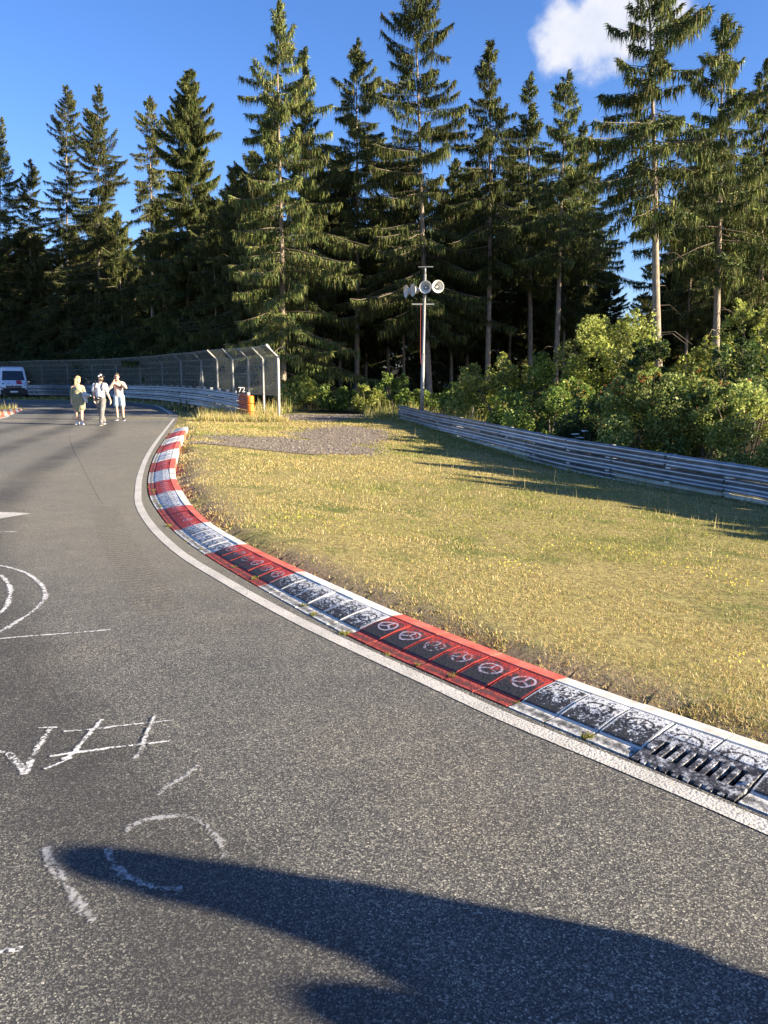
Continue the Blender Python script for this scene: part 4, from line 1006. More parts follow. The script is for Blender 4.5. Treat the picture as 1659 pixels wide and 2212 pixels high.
def near_label(u, rowname):
    k = min(range(len(TREES)), key=lambda i: abs(TREES[i][0]-u)); side = 'left' if u < TREES[k][0] else 'right'
    q = (rowname, k, side); _cnt[q] = _cnt.get(q, 0)+1
    return 'shaded %s spruce, %s one glimpsed just %s of %s' % (rowname, ('first', 'second', 'third', 'fourth', 'fifth', 'sixth', 'seventh', 'eighth')[min(7, _cnt[q]-1)], side, SHORT[k])
# deeper rows: copies of eight crowns turned and scaled
backs = [spruce(300+k, 20, (1.5, 5.0, 2.5, 7.0, 1.0, 4.0)[k], (3.4, 2.8, 3.6, 2.6, 3.8, 3.0)[k], dens=17, nper=2.4, comb=.5, taper=.45, dead=10, sc_=1.35, lit=.8) for k in range(6)]
row = []
xs = -52
while xs < 40:
    for (yy, hlo, hhi) in ((74 if xs > -14 else 88, 15, 20), (84 if xs > -14 else 98, 15, 20), (60 if xs > -12 else 94, 12, 17)):
        uu = 829.5+F*xs/(yy*CP+1.6*SP)
        if 1275 < uu < 1395: hlo, hhi = 7, 9.5
        if uu < -60 or uu > 1760: continue
        row.append((xs+rnd.uniform(-1.4, 1.4), yy+rnd.uniform(-3.5, 3.5), rnd.uniform(hlo, hhi)))
    xs += 3.4
for k, (x_, y_, h_) in enumerate(row):
    uu = 829.5+F*x_/(y_*CP+1.6*SP)
    if uu < 480: where = 'left part of the wood, behind the catch fence'
    elif uu < 900: where = 'middle of the wood, behind the front trees'
    elif uu < 1300: where = 'wood right of the loudspeaker pole'
    else: where = 'right part of the wood, behind the bushes'
    plant_spruce(backs[k % 6], x_, y_, rnd.random()*6.28, h_/20, near_label(uu, 'rear row'), 'rear row spruces', sxy=1.15)
# middle row, nearer the front, with bare lower stems among the front trees; some added to shade the left ones
mids = [(700, 52, 15, 1), (735, 56, 17, 3), (838, 55, 17, 1), (872, 50, 14, 3), (975, 54, 16, 1), (1010, 60, 17, 3), (1100, 57, 16, 3), (1175, 60, 16, 1), (1216, 52, 15, 3), (1290, 58, 9, 1), (520, 52, 15, 0), (560, 56, 17, 2), (470, 56, 14, 4), (440, 66, 16, 2), (490, 70, 17, 4), (545, 66, 17, 2), (515, 74, 17, 0), (460, 74, 16, 4), (570, 72, 17, 0), (380, 76, 15, 2), (340, 78, 14.5, 4), (290, 80, 14, 0), (245, 82, 14, 2), (1480, 44, 13, 3), (1520, 48, 15, 1), (1600, 46, 14, 3), (1655, 50, 15, 1), (270, 76, 17, 2), (100, 84, 16, 4), (30, 86, 16, 0), (360, 70, 17, 4), (180, 82, 16, 2), (300, 74, 12, 0), (235, 80, 13, 4), (140, 84, 14, 2)]
for k, (u_, y_, h_, b_) in enumerate(mids):
    x_ = at_depth(u_, 800, y_).x
    side = 'left of the tall open spruce' if u_ < 600 else 'between the fence end and the loudspeaker pole' if u_ < 911 else 'between the loudspeaker pole and the sky gap' if u_ < 1300 else 'right of the sky gap behind the bushes'
    plant_spruce(backs[b_], x_, y_, rnd.random()*6.28, h_/20, near_label(u_, 'second row'), 'second row spruces', sxy=.85)
# forest continuing out of frame to the right and left, it shades what is in view
for k, (x_, y_, h_, b_) in enumerate([(27, 37, 17, 3), (31, 41, 18, 1), (23, 40, 17, 3), (29, 46, 18, 2), (34, 50, 18, 0), (26, 52, 18, 2), (36, 43, 17, 3), (40, 38, 16, 1), (33, 34, 14, 3)]):
    plant_spruce(backs[b_], x_, y_, rnd.random()*6.28, h_/20, 'spruce of the wood outside the right edge of the picture', 'spruces outside the right edge')

# ------------------------------------------------------------------ broadleaf bushes
def bush_meshes(seed, rx, ry, h, nl, leaf=.06, c1=(.05, .085, .02), c2=(.16, .20, .05), lobes=14, stems=7, shoots=10):
    r = np.random.default_rng(seed)
    LB = []; m_ = (rx+ry)/2
    for _ in range(int(lobes*max(1, h/2.4))):
        a = r.random()*6.283; q = math.sqrt(r.random())*.85; t = r.random()**.8; zz = h*(.12+.74*t); w_ = math.sqrt(max(.15, 1-(t*.86)**2.2)); LB.append((rx*q*math.cos(a)*w_, ry*q*math.sin(a)*w_, zz, (.24+.18*r.random())*m_*(1.1-.45*t), (.65+.7*r.random())))
    lobes = len(LB); tops = sorted(LB, key=lambda l: -l[2]-.5*l[3])[:max(4, lobes//2)]
    for _ in range(int(shoots*1.6)):
        l = tops[r.integers(0, len(tops))]; a = r.random()*6.283; q = r.random()*.8; LB.append((l[0]+l[3]*q*math.cos(a), l[1]+l[3]*q*math.sin(a), min(h*1.05, l[2]+l[3]*(.75+.45*r.random())), .09+.12*r.random(), (.9+.4*r.random())))
    A = []; Cc = []
    tot = sum(l[3]**2 for l in LB)
    for (x, y, z, R_, cf) in LB:
        k = max(60, int(nl*R_**2/tot)); d = r.normal(0, 1, (k, 3)); d /= np.linalg.norm(d, axis=1)[:, None]; rad = R_*(.45+.62*r.random(k)**.6)
        # clumps: leaves gather on sprays
        sp = r.normal(0, 1, (max(3, k//16), 3)); sp /= np.linalg.norm(sp, axis=1)[:, None]; cid = r.integers(0, len(sp), k)
        d = d*.42+sp[cid]; d /= np.linalg.norm(d, axis=1)[:, None]
        p = np.array([x, y, z])+d*rad[:, None]*np.array([1, 1, .95]); p[:, 2] = np.maximum(p[:, 2], .03+.1*r.random(k)); A.append(p)
        sc0 = (.75+.5*r.random(len(sp)))[cid]; Cc.append((np.array(c1)+(np.array(c2)-np.array(c1))*r.random((k, 1))**1.4)*cf*sc0[:, None])
    A = np.concatenate(A); Cc = np.concatenate(Cc); n = len(A)
    n1 = r.normal(0, 1, (n, 3))+np.array([0, 0, .8]); n1 /= np.linalg.norm(n1, axis=1)[:, None]; t = np.cross(n1, r.normal(0, 1, (n, 3))); t /= np.linalg.norm(t, axis=1)[:, None]+1e-6; b = np.cross(n1, t)
    s = leaf*(.6+.8*r.random((n, 1)))
    V = np.stack([A-t*s, A+b*s*.5, A+t*s, A-b*s*.5], 1).reshape(-1, 3)
    cm = mesh_np('foliage', V, np.arange(4*n).reshape(-1, 4), 4, np.repeat(Cc, 4, 0)); cm.materials.append(M_leaf)
    mb = MB()
    for k in range(stems):
        l = LB[k % len(LB)]; mb.tube([(r.normal(0, .15), r.normal(0, .15), 0), (l[0]*.5, l[1]*.5, l[2]*.55), (l[0], l[1], l[2])], [.03, .02, .008], 4, caps=False)
    for l in LB[lobes:]: mb.tube([(l[0]*.9, l[1]*.9, l[2]*.8), (l[0], l[1], l[2]+.08)], [.008, .004], 3, caps=False)
    sm = mb.mesh('stems', M_twig)
    return cm, sm, LB
ORB = mat('orange_berries', (.42, .12, .03), .6)
def berries(LB, n, seed):
    r = np.random.default_rng(seed); V = []; Fc = []
    for _ in range(n):
        x, y, z, R_, _c = LB[r.integers(0, len(LB))]; d = r.normal(0, 1, 3); d[1] = -abs(d[1]); d /= np.linalg.norm(d); c = np.array([x, y, z])+d*R_*1.0
        for _k in range(4):
            q = c+r.normal(0, .028, 3); s = .013; b = len(V); V += [q+np.array(o)*s for o in ((1, 0, 0), (-1, 0, 0), (0, 1, 0), (0, -1, 0), (0, 0, 1), (0, 0, -1))]
            Fc += [[b+i for i in f] for f in ((0, 2, 4), (2, 1, 4), (1, 3, 4), (3, 0, 4), (2, 0, 5), (1, 2, 5), (3, 1, 5), (0, 3, 5))]
    me = mesh_np('berries', np.array(V), np.array(Fc), 3); me.materials.append(ORB); return me
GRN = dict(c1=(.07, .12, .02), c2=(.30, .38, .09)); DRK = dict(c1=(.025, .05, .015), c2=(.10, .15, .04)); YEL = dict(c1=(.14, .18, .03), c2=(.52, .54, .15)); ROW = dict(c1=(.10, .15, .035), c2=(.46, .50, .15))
# u centre, v top, depth, half width m, berries, palette, leaves, label
BUSHES = [
 (1080, 758, 31, 1.9, 0, YEL, 9000, 'leafy bush with yellowing top below the first bare stem right of the pole'),
 (1225, 742, 30, 2.0, 0, GRN, 9000, 'mid green bush between the yellowing bush and the tall bright one'),
 (1330, 625, 28.5, 2.1, 0, YEL, 14000, 'tall bright yellow green bush left of the tallest bare pale stem'),
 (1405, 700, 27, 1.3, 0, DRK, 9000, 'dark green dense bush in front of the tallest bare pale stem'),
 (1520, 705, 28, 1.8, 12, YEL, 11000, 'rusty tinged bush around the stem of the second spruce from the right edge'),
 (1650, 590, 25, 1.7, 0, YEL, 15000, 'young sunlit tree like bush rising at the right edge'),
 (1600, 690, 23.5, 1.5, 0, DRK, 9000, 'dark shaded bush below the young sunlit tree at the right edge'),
 (1195, 812, 24.5, 1.7, 45, GRN, 9000, 'green bush with a few orange berry clusters behind the middle of the guard rail'),
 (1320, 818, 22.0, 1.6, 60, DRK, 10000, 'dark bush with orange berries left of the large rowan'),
 (1420, 785, 20.6, 1.9, 120, ROW, 17000, 'large sunlit rowan bush full of orange berries behind the guard rail'),
 (1520, 803, 19.6, 1.3, 90, ROW, 13000, 'rowan bush with feathery shoots right of the large berry laden one'),
 (1625, 790, 18.6, 1.45, 30, ROW, 13000, 'sunlit rowan bush at the right edge behind the guard rail'),
 (1130, 842, 27.5, 1.3, 0, GRN, 6000, 'low rounded bush behind the guard rail, under the yellowing bush'),
 (1010, 842, 33, 1.5, 0, GRN, 5500, 'low scrubby bush right of the foot of the loudspeaker pole'),
 (985, 800, 37, 1.3, 0, DRK, 5000, 'shaded sapling thicket behind the foot of the loudspeaker pole'),
 (845, 805, 38, 1.2, 0, GRN, 4500, 'light green sapling just left of the loudspeaker pole'),
 (790, 830, 37, 1.0, 0, YEL, 4500, 'bright fresh green broom bush at the end of the gravel track'),
 (735, 835, 39, 1.3, 0, GRN, 4500, 'low bush under the dark spruce left of the broom bush'),
 (660, 812, 41, 1.6, 0, YEL, 6500, 'low sunlit bush just right of the end post of the fence'),
 (905, 842, 36, 1.2, 0, GRN, 4500, 'small bush directly behind the loudspeaker pole base'),
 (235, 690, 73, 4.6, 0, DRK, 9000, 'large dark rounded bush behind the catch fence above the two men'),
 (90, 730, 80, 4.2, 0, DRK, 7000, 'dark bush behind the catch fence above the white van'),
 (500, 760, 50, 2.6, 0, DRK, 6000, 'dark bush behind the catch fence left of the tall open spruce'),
]
bi = 0
for (u_, v_, y_, hw, nb_, pal, nl, lab) in BUSHES:
    p = at_depth(u_, v_, y_); z0 = float(gz(p.x, y_)); h_ = max(.6, p.z-z0)
    cm, sm, LB = bush_meshes(500+bi, hw, hw*.8, h_/1.06, nl, leaf=.030+.0009*y_, **pal)
    o = empty('bush', (p.x, y_, z0), label=lab, cat='bush'); link('foliage', cm, o, kind='stuff'); link('stems', sm, o, kind='stuff')
    if nb_: link('berries', berries(LB, nb_, 700+bi), o, kind='stuff')
    bi += 1
# shrubs carrying on along the barrier outside the frame (their shade falls on the field)
proto = bush_meshes(600, 1.6, 1.5, 2.9, 6500, leaf=.075, **GRN)
rl = rail.p[-1]
def out_bush(x_, y_, s, sz, lab, grp=None):
    o = empty('bush', (x_, y_, float(gz(x_, y_))-.1), rnd.random()*6, label=lab, cat='bush', group=grp); o.scale = (s, s, sz); link('foliage', proto[0], o, kind='stuff'); link('stems', proto[1], o, kind='stuff')
for (x_, y_, s, sz) in ((12.2, 18.4, 1.0, .98), (12.4, 15.6, 1.1, 1.7), (13.9, 14.4, 1.2, 1.9), (12.9, 12.6, 1.1, 1.6), (14.6, 11.6, 1.1, 1.8), (13.2, 10.0, 1.1, 1.36), (15.0, 8.8, 1.1, 1.45), (13.7, 7.6, 1.1, 1.3), (15.0, 5.6, 1.1, 1.35), (14.3, 3.6, 1.1, 1.3), (15.4, 16.4, 1.2, 1.5), (16, 1.4, 1.3, 1.4)):
    out_bush(x_, y_, s, sz, 'shrub beside the guard rail outside the right edge of the picture', 'shrubs outside the right edge')
# understorey carpet far under the wood
r = np.random.default_rng(91); n = 26000; x = -40+75*r.random(n); y = 42+34*r.random(n); k = (x > -12) | (y > 64); x, y = x[k], y[k]; n = len(x); hz = gz(x, y)+1.3*r.random(n)**2*(fbm(x*.5, y*.5, 3) > .5)
A = np.stack([x, y, hz], 1); t = r.normal(0, 1, (n, 3)); t /= np.linalg.norm(t, axis=1)[:, None]; b = np.cross(t, r.normal(0, 1, (n, 3))); b /= np.linalg.norm(b, axis=1)[:, None]; s = .06+.07*r.random((n, 1))
V = np.stack([A-t*s, A+b*s*.5, A+t*s, A-b*s*.5], 1).reshape(-1, 3); me = mesh_np('undergrowth', V, np.arange(4*n).reshape(-1, 4), 4, np.repeat(np.array([.06, .09, .025])*(.5+r.random((n, 1))), 4, 0)); me.materials.append(M_leaf); link('undergrowth', me, kind='stuff')
# white umbel flowers by the barrier
M_umb = mat('white_umbel', (.8, .8, .74), .7)
for j, (u_, v_) in enumerate(((1243, 938), (1262, 931), (1252, 945))):
    p = w_at(u_, v_, 20.6); z0 = float(gz(p.x, p.y)); mb = MB(); hh = p.z-z0
    o = empty('umbel_flower', (p.x, p.y, z0), label=('leftmost white flowering umbel just above the guard rail', 'tallest white flowering umbel above the guard rail', 'lowest white flowering umbel touching the top of the guard rail')[j], cat='flower', group='white umbels behind the rail')
    mb.tube([(0, 0, 0), (.02, 0, hh*.6), (0, 0, hh)], .008, 5); mb.obj('stalk', M_twig, o)
    hd = MB()
    for q in range(16):
        a = rnd.random()*6.28; q_ = rnd.random()**.5*.10; c = Vector((math.cos(a)*q_, math.sin(a)*q_, hh+.02*rnd.random())); n_ = 5
        hd.add([c]+[c+Vector((math.cos(6.28*i/n_)*.03, math.sin(6.28*i/n_)*.03, -.012)) for i in range(n_)], [(0, 1+i, 1+(i+1) % n_) for i in range(n_)])
    hd.obj('flower_head', M_umb, o)

# ------------------------------------------------------------------ people
def blob(name, caps, m, parent=None, voxel=.016, smooth=6, **k):
    """capsules and ellipsoids fused into one continuous skin. caps: (p0, r0, p1, r1, squash_y)"""
    bm = bmesh.new()
    for cp in caps:
        p0, r0, p1, r1 = Vector(cp[0]), cp[1], Vector(cp[2]), cp[3]; sq = cp[4] if len(cp) > 4 else 1.0
        ax_ = (p1-p0); L_ = ax_.length
        ax_ = ax_.normalized() if L_ > 1e-6 else Vector((0, 0, 1))
        q = ax_.to_track_quat('Z', 'Y').to_matrix() if abs(ax_.z) < .9999 else Matrix.Identity(3)
        if ax_.z < -.9999: q = Matrix.Rotation(math.pi, 3, 'X')
        rings = []; n = 14
        prof = [(math.sin(a)*r0, -math.cos(a)*r0) for a in (.25, .7, 1.15)]+[(r0, 0), (r0*.67+r1*.33, L_*.33), (r0*.33+r1*.67, L_*.67), (r1, L_)]+[(math.sin(a)*r1, L_-math.cos(a)*r1) for a in (1.99, 2.44, 2.89)]
        for rr, zz in prof:
            rg = []
            for i in range(n):
                o = q @ Vector((rr*math.cos(6.2832*i/n), rr*math.sin(6.2832*i/n), zz)); o.y *= sq if abs(ax_.y) < .8 else 1.0
                rg.append(bm.verts.new(p0+o))
            rings.append(rg)
        for a, b in zip(rings, rings[1:]):
            for i in range(n): bm.faces.new((a[i], a[(i+1) % n], b[(i+1) % n], b[i]))
        bm.faces.new(list(reversed(rings[0]))); bm.faces.new(rings[-1])
    me = bpy.data.meshes.new(name); bm.to_mesh(me); bm.free()
    o = bpy.data.objects.new(name, me); C.objects.link(o); md = o.modifiers.new('r', 'REMESH'); md.mode = 'VOXEL'; md.voxel_size = voxel
    sm = o.modifiers.new('s', 'SMOOTH'); sm.iterations = smooth; sm.factor = .5
    dg = bpy.context.evaluated_depsgraph_get(); res = bpy.data.meshes.new_from_object(o.evaluated_get(dg)); res.name = name
    bpy.data.objects.remove(o); res.materials.clear(); res.materials.append(m)
    for p in res.polygons: p.use_smooth = True
    return link(name, res, parent, **k)
M_skin = noisy(mat('fair_skin', rough=.55), (.60, .36, .25), (.66, .42, .30), 5)  # fair skin tone shared by every figure
M_blond = noisy(mat('blond_hair', rough=.55), (.50, .33, .14), (.66, .47, .22), 30, bd=.01)
M_brown = noisy(mat('brown_hair', rough=.7), (.07, .04, .025), (.15, .09, .055), 30)
M_dress = noisy(mat('olive_dress', rough=.85), (.25, .245, .155), (.30, .29, .19), 9, bd=.01)
M_wht = noisy(mat('white_cotton', rough=.85), (.70, .68, .69), (.82, .80, .80), 6, bd=.02)
M_peach = noisy(mat('peach_cotton', rough=.85), (.68, .49, .38), (.76, .57, .46), 6, bd=.02)
M_greyt = noisy(mat('grey_trousers', rough=.85), (.13, .125, .12), (.22, .21, .20), 9, bd=.02)
M_denim = noisy(mat('pale_denim', rough=.85), (.30, .40, .48), (.50, .58, .64), 9, bd=.02)
M_wsh = mat('white_sneaker', (.80, .79, .78), .6); M_dsh = noisy(mat('dark_sneaker', rough=.6), (.03, .035, .05), (.10, .10, .12), 20)
M_eye = mat('dark_eye', (.02, .015, .012), .3); M_lip = mat('lip', (.45, .17, .14), .6)
M_sack = mat('grey_fabric_strap', (.035, .035, .04), .8); M_mar = mat('maroon_stripe', (.20, .06, .07), .85)
def V3(*a): return Vector(a)
def hand_caps(w_, d, side, grip=.3, out=(1, 0, 0), s=1.0):
    """palm plus five bent fingers from wrist w_, pointing along d"""
    d = Vector(d).normalized(); sx = Vector(out).normalized(); nrm = d.cross(sx).normalized(); c = []
    palm = w_+d*.05*s; c.append((w_, .026*s, w_+d*.085*s, .030*s))
    for i, (o, ln) in enumerate(((-.030, .070), (-.010, .080), (.010, .076), (.030, .060))):
        a = w_+d*.09*s+sx*o*s; b = a+(d*(1-grip*.4)+nrm*grip*side).normalized()*ln*.5*s; e = b+(d*(1-grip)+nrm*grip*1.6*side).normalized()*ln*.5*s; c += [(a, .0105*s, b, .010*s), (b, .010*s, e, .008*s)]
    a = w_+d*.03*s-sx*.028*s; b = a-sx*.03*s+d*.03*s; c += [(a, .013*s, b, .011*s), (b, .011*s, b+d*.03*s+nrm*.01*side, .009*s)]
    return c
def head_caps(c, face, s=1.0):
    """c: head centre, face: direction looked at"""
    f = Vector(face).normalized(); r_ = Vector((f.y, -f.x, 0)).normalized(); u = Vector((0, 0, 1))
    k = [(c+u*.035*s-f*.01*s, .088*s, c-u*.01*s, .080*s), (c+f*.025*s, .070*s, c-u*.075*s+f*.035*s, .045*s)]
    k += [(c+f*.085*s+u*.005*s, .010*s, c+f*.108*s-u*.025*s, .015*s)]       # nose
    k += [(c-u*.052*s+f*.078*s-r_*.018*s, .010*s, c-u*.052*s+f*.078*s+r_*.018*s, .010*s)]  # lips
    for sg in (-1, 1): k += [(c+r_*sg*.088*s+u*.0*s, .014*s, c+r_*sg*.090*s-u*.03*s, .012*s)]   # ears
    return k
def face_parts(c, face, par, s=1.0, eyes=True):
    f = Vector(face).normalized(); r_ = Vector((f.y, -f.x, 0)).normalized(); u = Vector((0, 0, 1)); sph = lambda mb, p, r0: mb.tube([p-u*r0, p-u*r0*.6, p, p+u*r0*.6, p+u*r0], [r0*.1, r0*.8, r0, r0*.8, r0*.1], 8)
    if eyes:
        for sg in (-1, 1): mb = MB(); sph(mb, c+f*.083*s+r_*sg*.032*s+u*.012*s, .012*s); mb.obj('eye', M_eye, par, smooth=True)
    mb = MB(); mb.tube([c-u*.054*s+f*.088*s-r_*.022*s, c-u*.054*s+f*.091*s, c-u*.054*s+f*.088*s+r_*.022*s], .005*s, 6); mb.obj('mouth', M_lip, par)
def shoe(name, ankle, d, m, par, sole=M_wht):
    d = Vector(d).normalized(); h_ = Vector((ankle[0], ankle[1], ankle[2])); mb = [(h_-V3(0, 0, .045)-d*.03, .042, h_-V3(0, 0, .050)+d*.09, .040), (h_-V3(0, 0, .052)+d*.09, .040, h_-V3(0, 0, .058)+d*.155, .032), (h_, .040, h_-V3(0, 0, .04), .045)]
    blob(name, mb, m, par, .012, 3)
    s = Vector((d.y, -d.x, 0)); b = MB(); c = h_-V3(0, 0, .098)+d*.06; M = Matrix.Rotation(math.atan2(d.y, d.x), 3, 'Z'); b.box(c, (.25, .078, .022), M); b.obj('sole', sole, par, bevel=.006)

# in body space: x to the viewer's right, -y towards the camera, z up
# woman in an olive off-shoulder dress, looking to the viewer's right
px, py = ground(173, 917); W = empty('person', (px, py, .004), .08, label='blond woman in a long olive off shoulder dress carrying a denim jacket', cat='person')
H0 = V3(.03, -.01, 1.585); face = V3(.93, -.36, -.05)
legs = [(V3(-.09, 0, .92), .105, V3(-.10, -.02, .50), .068), (V3(-.10, -.02, .50), .062, V3(-.075, .03, .10), .040), (V3(.09, 0, .92), .105, V3(.10, -.04, .50), .068), (V3(.10, -.04, .50), .062, V3(.09, -.07, .10), .040)]
arms = [(V3(-.185, 0, 1.33), .055, V3(-.225, .02, 1.06), .045), (V3(-.225, .02, 1.06), .042, V3(-.225, -.07, .84), .028), (V3(.185, 0, 1.33), .055, V3(.225, .03, 1.08), .045), (V3(.225, .03, 1.08), .042, V3(.27, -.16, 1.00), .028)]
blob('body', legs+arms+[(V3(0, 0, .98), .15, V3(0, 0, 1.22), .135, .8), (V3(0, 0, 1.2), .135, V3(0, 0, 1.34), .10, .75), (V3(-.13, 0, 1.355), .058, V3(.13, 0, 1.355), .058), (V3(0, .0, 1.36), .06, H0-V3(0, 0, .07), .05)]
     + head_caps(H0, face)+hand_caps(V3(-.225, -.07, .84), (.05, -.25, -1), 1, .5, (0, 1, 0))+hand_caps(V3(.27, -.16, 1.0), (.6, -.6, -.1), -1, .5, (0, 0, 1)), M_skin, W, .014)
face_parts(H0, face, W)
blob('dress', [(V3(-.11, 0, .62), .115, V3(-.09, 0, .93), .145, .95), (V3(.11, -.02, .60), .125, V3(.09, 0, .93), .15, .95), (V3(0, -.02, .55), .12, V3(0, 0, .9), .17, .9), (V3(-.05, 0, .93), .17, V3(.05, 0, .93), .17, .9), (V3(0, -.02, .95), .19, V3(0, -.02, 1.12), .155, .9), (V3(0, -.02, 1.12), .155, V3(0, -.02, 1.24), .165, .9), (V3(-.07, -.09, 1.235), .085, V3(.07, -.09, 1.235), .085), (V3(-.15, 0, 1.285), .065, V3(.15, 0, 1.285), .065),
      (V3(-.19, 0, 1.295), .062, V3(-.225, .02, 1.07), .056), (V3(-.225, .02, 1.08), .056, V3(-.226, -.02, .99), .050), (V3(.19, 0, 1.295), .062, V3(.225, .03, 1.08), .056), (V3(.225, .03, 1.08), .056, V3(.24, -.05, 1.05), .05)], M_dress, W, .014, 5)
blob('hair', [(H0+V3(-.015, .02, .055), .098, H0+V3(-.055, .03, -.03), .088), (H0+V3(-.06, .03, -.02), .085, H0+V3(-.085, .05, -.17), .065), (H0+V3(-.085, .03, -.15), .055, H0+V3(-.11, .03, -.26), .03), (H0+V3(.04, -.02, .075), .06, H0+V3(-.03, .06, .03), .08), (H0+V3(-.07, -.05, .0), .05, H0+V3(-.09, -.05, -.16), .035)], M_blond, W, .012, 4)
shoe('shoe', V3(-.075, .03, .10), (-.15, -1, 0), M_wsh, W); shoe('shoe', V3(.09, -.07, .10), (.6, -.8, 0), M_wsh, W)
blob('phone', [(V3(-.205, -.14, .745), .014, V3(-.15, -.16, .735), .014)], M_white, W, .01, 1)
blob('denim_jacket', [(V3(.24, -.10, 1.09), .08, V3(.40, -.14, 1.05), .06), (V3(.40, -.14, 1.05), .055, V3(.47, -.12, 1.02), .025), (V3(.27, -.13, 1.0), .07, V3(.31, -.16, .84), .055), (V3(.31, -.16, .86), .05, V3(.36, -.14, .80), .025), (V3(.22, -.10, 1.02), .05, V3(.28, -.14, .86), .05)], M_denim, W, .014, 3, label='pale denim jacket bundled over her forearm')

# man with cap, white tee, grey trousers
px, py = ground(221, 919); A_ = empty('person', (px, py, .004), .0, label='man in cap, white t-shirt and grey trousers with a belt bag, walking', cat='person')
H0 = V3(.05, -.03, 1.66); face = V3(.9, -.42, -.08)
blob('body', [(V3(-.09, 0, .90), .09, V3(-.085, .10, .50), .06), (V3(-.085, .10, .50), .055, V3(-.02, .30, .14), .036), (V3(.09, 0, .90), .09, V3(.06, -.10, .50), .06), (V3(.06, -.10, .50), .055, V3(.02, -.14, .10), .038),
      (V3(0, 0, .98), .135, V3(0, 0, 1.25), .14, .8), (V3(-.12, 0, 1.42), .07, V3(.12, 0, 1.42), .07), (V3(0, 0, 1.43), .065, H0-V3(0, 0, .06), .055),
      (V3(-.19, 0, 1.40), .058, V3(-.24, .03, 1.12), .044), (V3(-.24, .03, 1.12), .042, V3(-.19, -.10, .90), .028), (V3(.19, 0, 1.40), .058, V3(.25, .0, 1.12), .046), (V3(.25, .0, 1.12), .044, V3(.36, -.05, .88), .030)]
     + head_caps(H0, face)+hand_caps(V3(-.19, -.10, .90), (.2, -.25, -1), 1, .4, (0, 1, 0))+hand_caps(V3(.36, -.05, .88), (.15, -.1, -1), -1, .4, (0, 1, 0)), M_skin, A_, .014)
face_parts(H0, face, A_)
blob('shirt', [(V3(0, 0, 1.00), .165, V3(0, 0, 1.28), .165, .78), (V3(-.08, 0, 1.33), .13, V3(.08, 0, 1.33), .13, .8), (V3(-.14, 0, 1.415), .075, V3(.14, 0, 1.415), .075), (V3(-.185, 0, 1.405), .08, V3(-.235, .01, 1.22), .072), (V3(.185, 0, 1.405), .08, V3(.24, 0, 1.22), .074), (V3(.06, 0, .92), .10, V3(.09, -.02, .90), .09)], M_wht, A_, .014, 4)
blob('trousers', [(V3(-.06, 0, .93), .125, V3(.06, 0, .93), .125, .9), (V3(-.09, 0, .88), .112, V3(-.085, .10, .50), .085), (V3(-.085, .10, .50), .082, V3(-.025, .28, .15), .066), (V3(.09, 0, .88), .115, V3(.06, -.10, .50), .088), (V3(.06, -.10, .50), .084, V3(.02, -.14, .12), .070)], M_greyt, A_, .014, 4)
blob('cap', [(H0+V3(-.01, .01, .085), .095, H0+V3(-.02, .01, .05), .098), (H0+V3(-.02, .02, .05), .09, H0+V3(-.06, .03, .0), .07)], M_black, A_, .012, 3)
blob('cap_peak', [(H0+V3(.06, -.05, .055), .018, H0+V3(.17, -.09, .035), .014), (H0+V3(.05, -.11, .055), .016, H0+V3(.14, -.14, .035), .013), (H0+V3(.10, -.0, .055), .016, H0+V3(.17, -.05, .035), .013), (H0+V3(.06, -.09, .055), .018, H0+V3(.16, -.12, .035), .013)], M_sack, A_, .011, 2)
blob('cap_panel', [(H0+V3(-.0, -.085, .08), .022, H0+V3(-.035, -.09, .05), .022), (H0+V3(.04, -.075, .11), .02, H0+V3(.05, -.082, .08), .02)], M_white, A_, .01, 1, label='white front patch of the cap')
blob('beard', [(H0+V3(.05, -.035, -.075), .048, H0+V3(.02, -.015, -.06), .05)], M_brown, A_, .012, 2)
for sg in (-1, 1): blob('backpack_strap', [(V3(.115*sg, -.05, 1.48), .022, V3(.125*sg, -.135, 1.36), .022), (V3(.125*sg, -.135, 1.36), .022, V3(.135*sg, -.125, 1.22), .02)], M_sack, A_, .012, 2)
blob('backpack', [(V3(0, .19, 1.1), .12, V3(0, .19, 1.35), .12, .8)], M_sack, A_, .02, 3)
blob('belt_bag', [(V3(-.11, -.155, .965), .045, V3(.06, -.165, .975), .05), (V3(-.06, -.165, .93), .045, V3(.02, -.165, .93), .045)], M_sack, A_, .012, 2)
MB().box((0, -.222, .955), (.05, .006, .02)).obj('bag_tag', M_white, A_)
blob('belt_strap', [(V3(.06, -.14, .985), .014, V3(.155, -.09, 1.02), .014)], M_black, A_, .01, 1)
shoe('shoe', V3(-.02, .30, .15), (.15, -1, -.25), M_dsh, A_); shoe('shoe', V3(.02, -.14, .10), (.1, -1, 0), M_dsh, A_, mat('khaki_sole', (.45, .42, .25), .8))

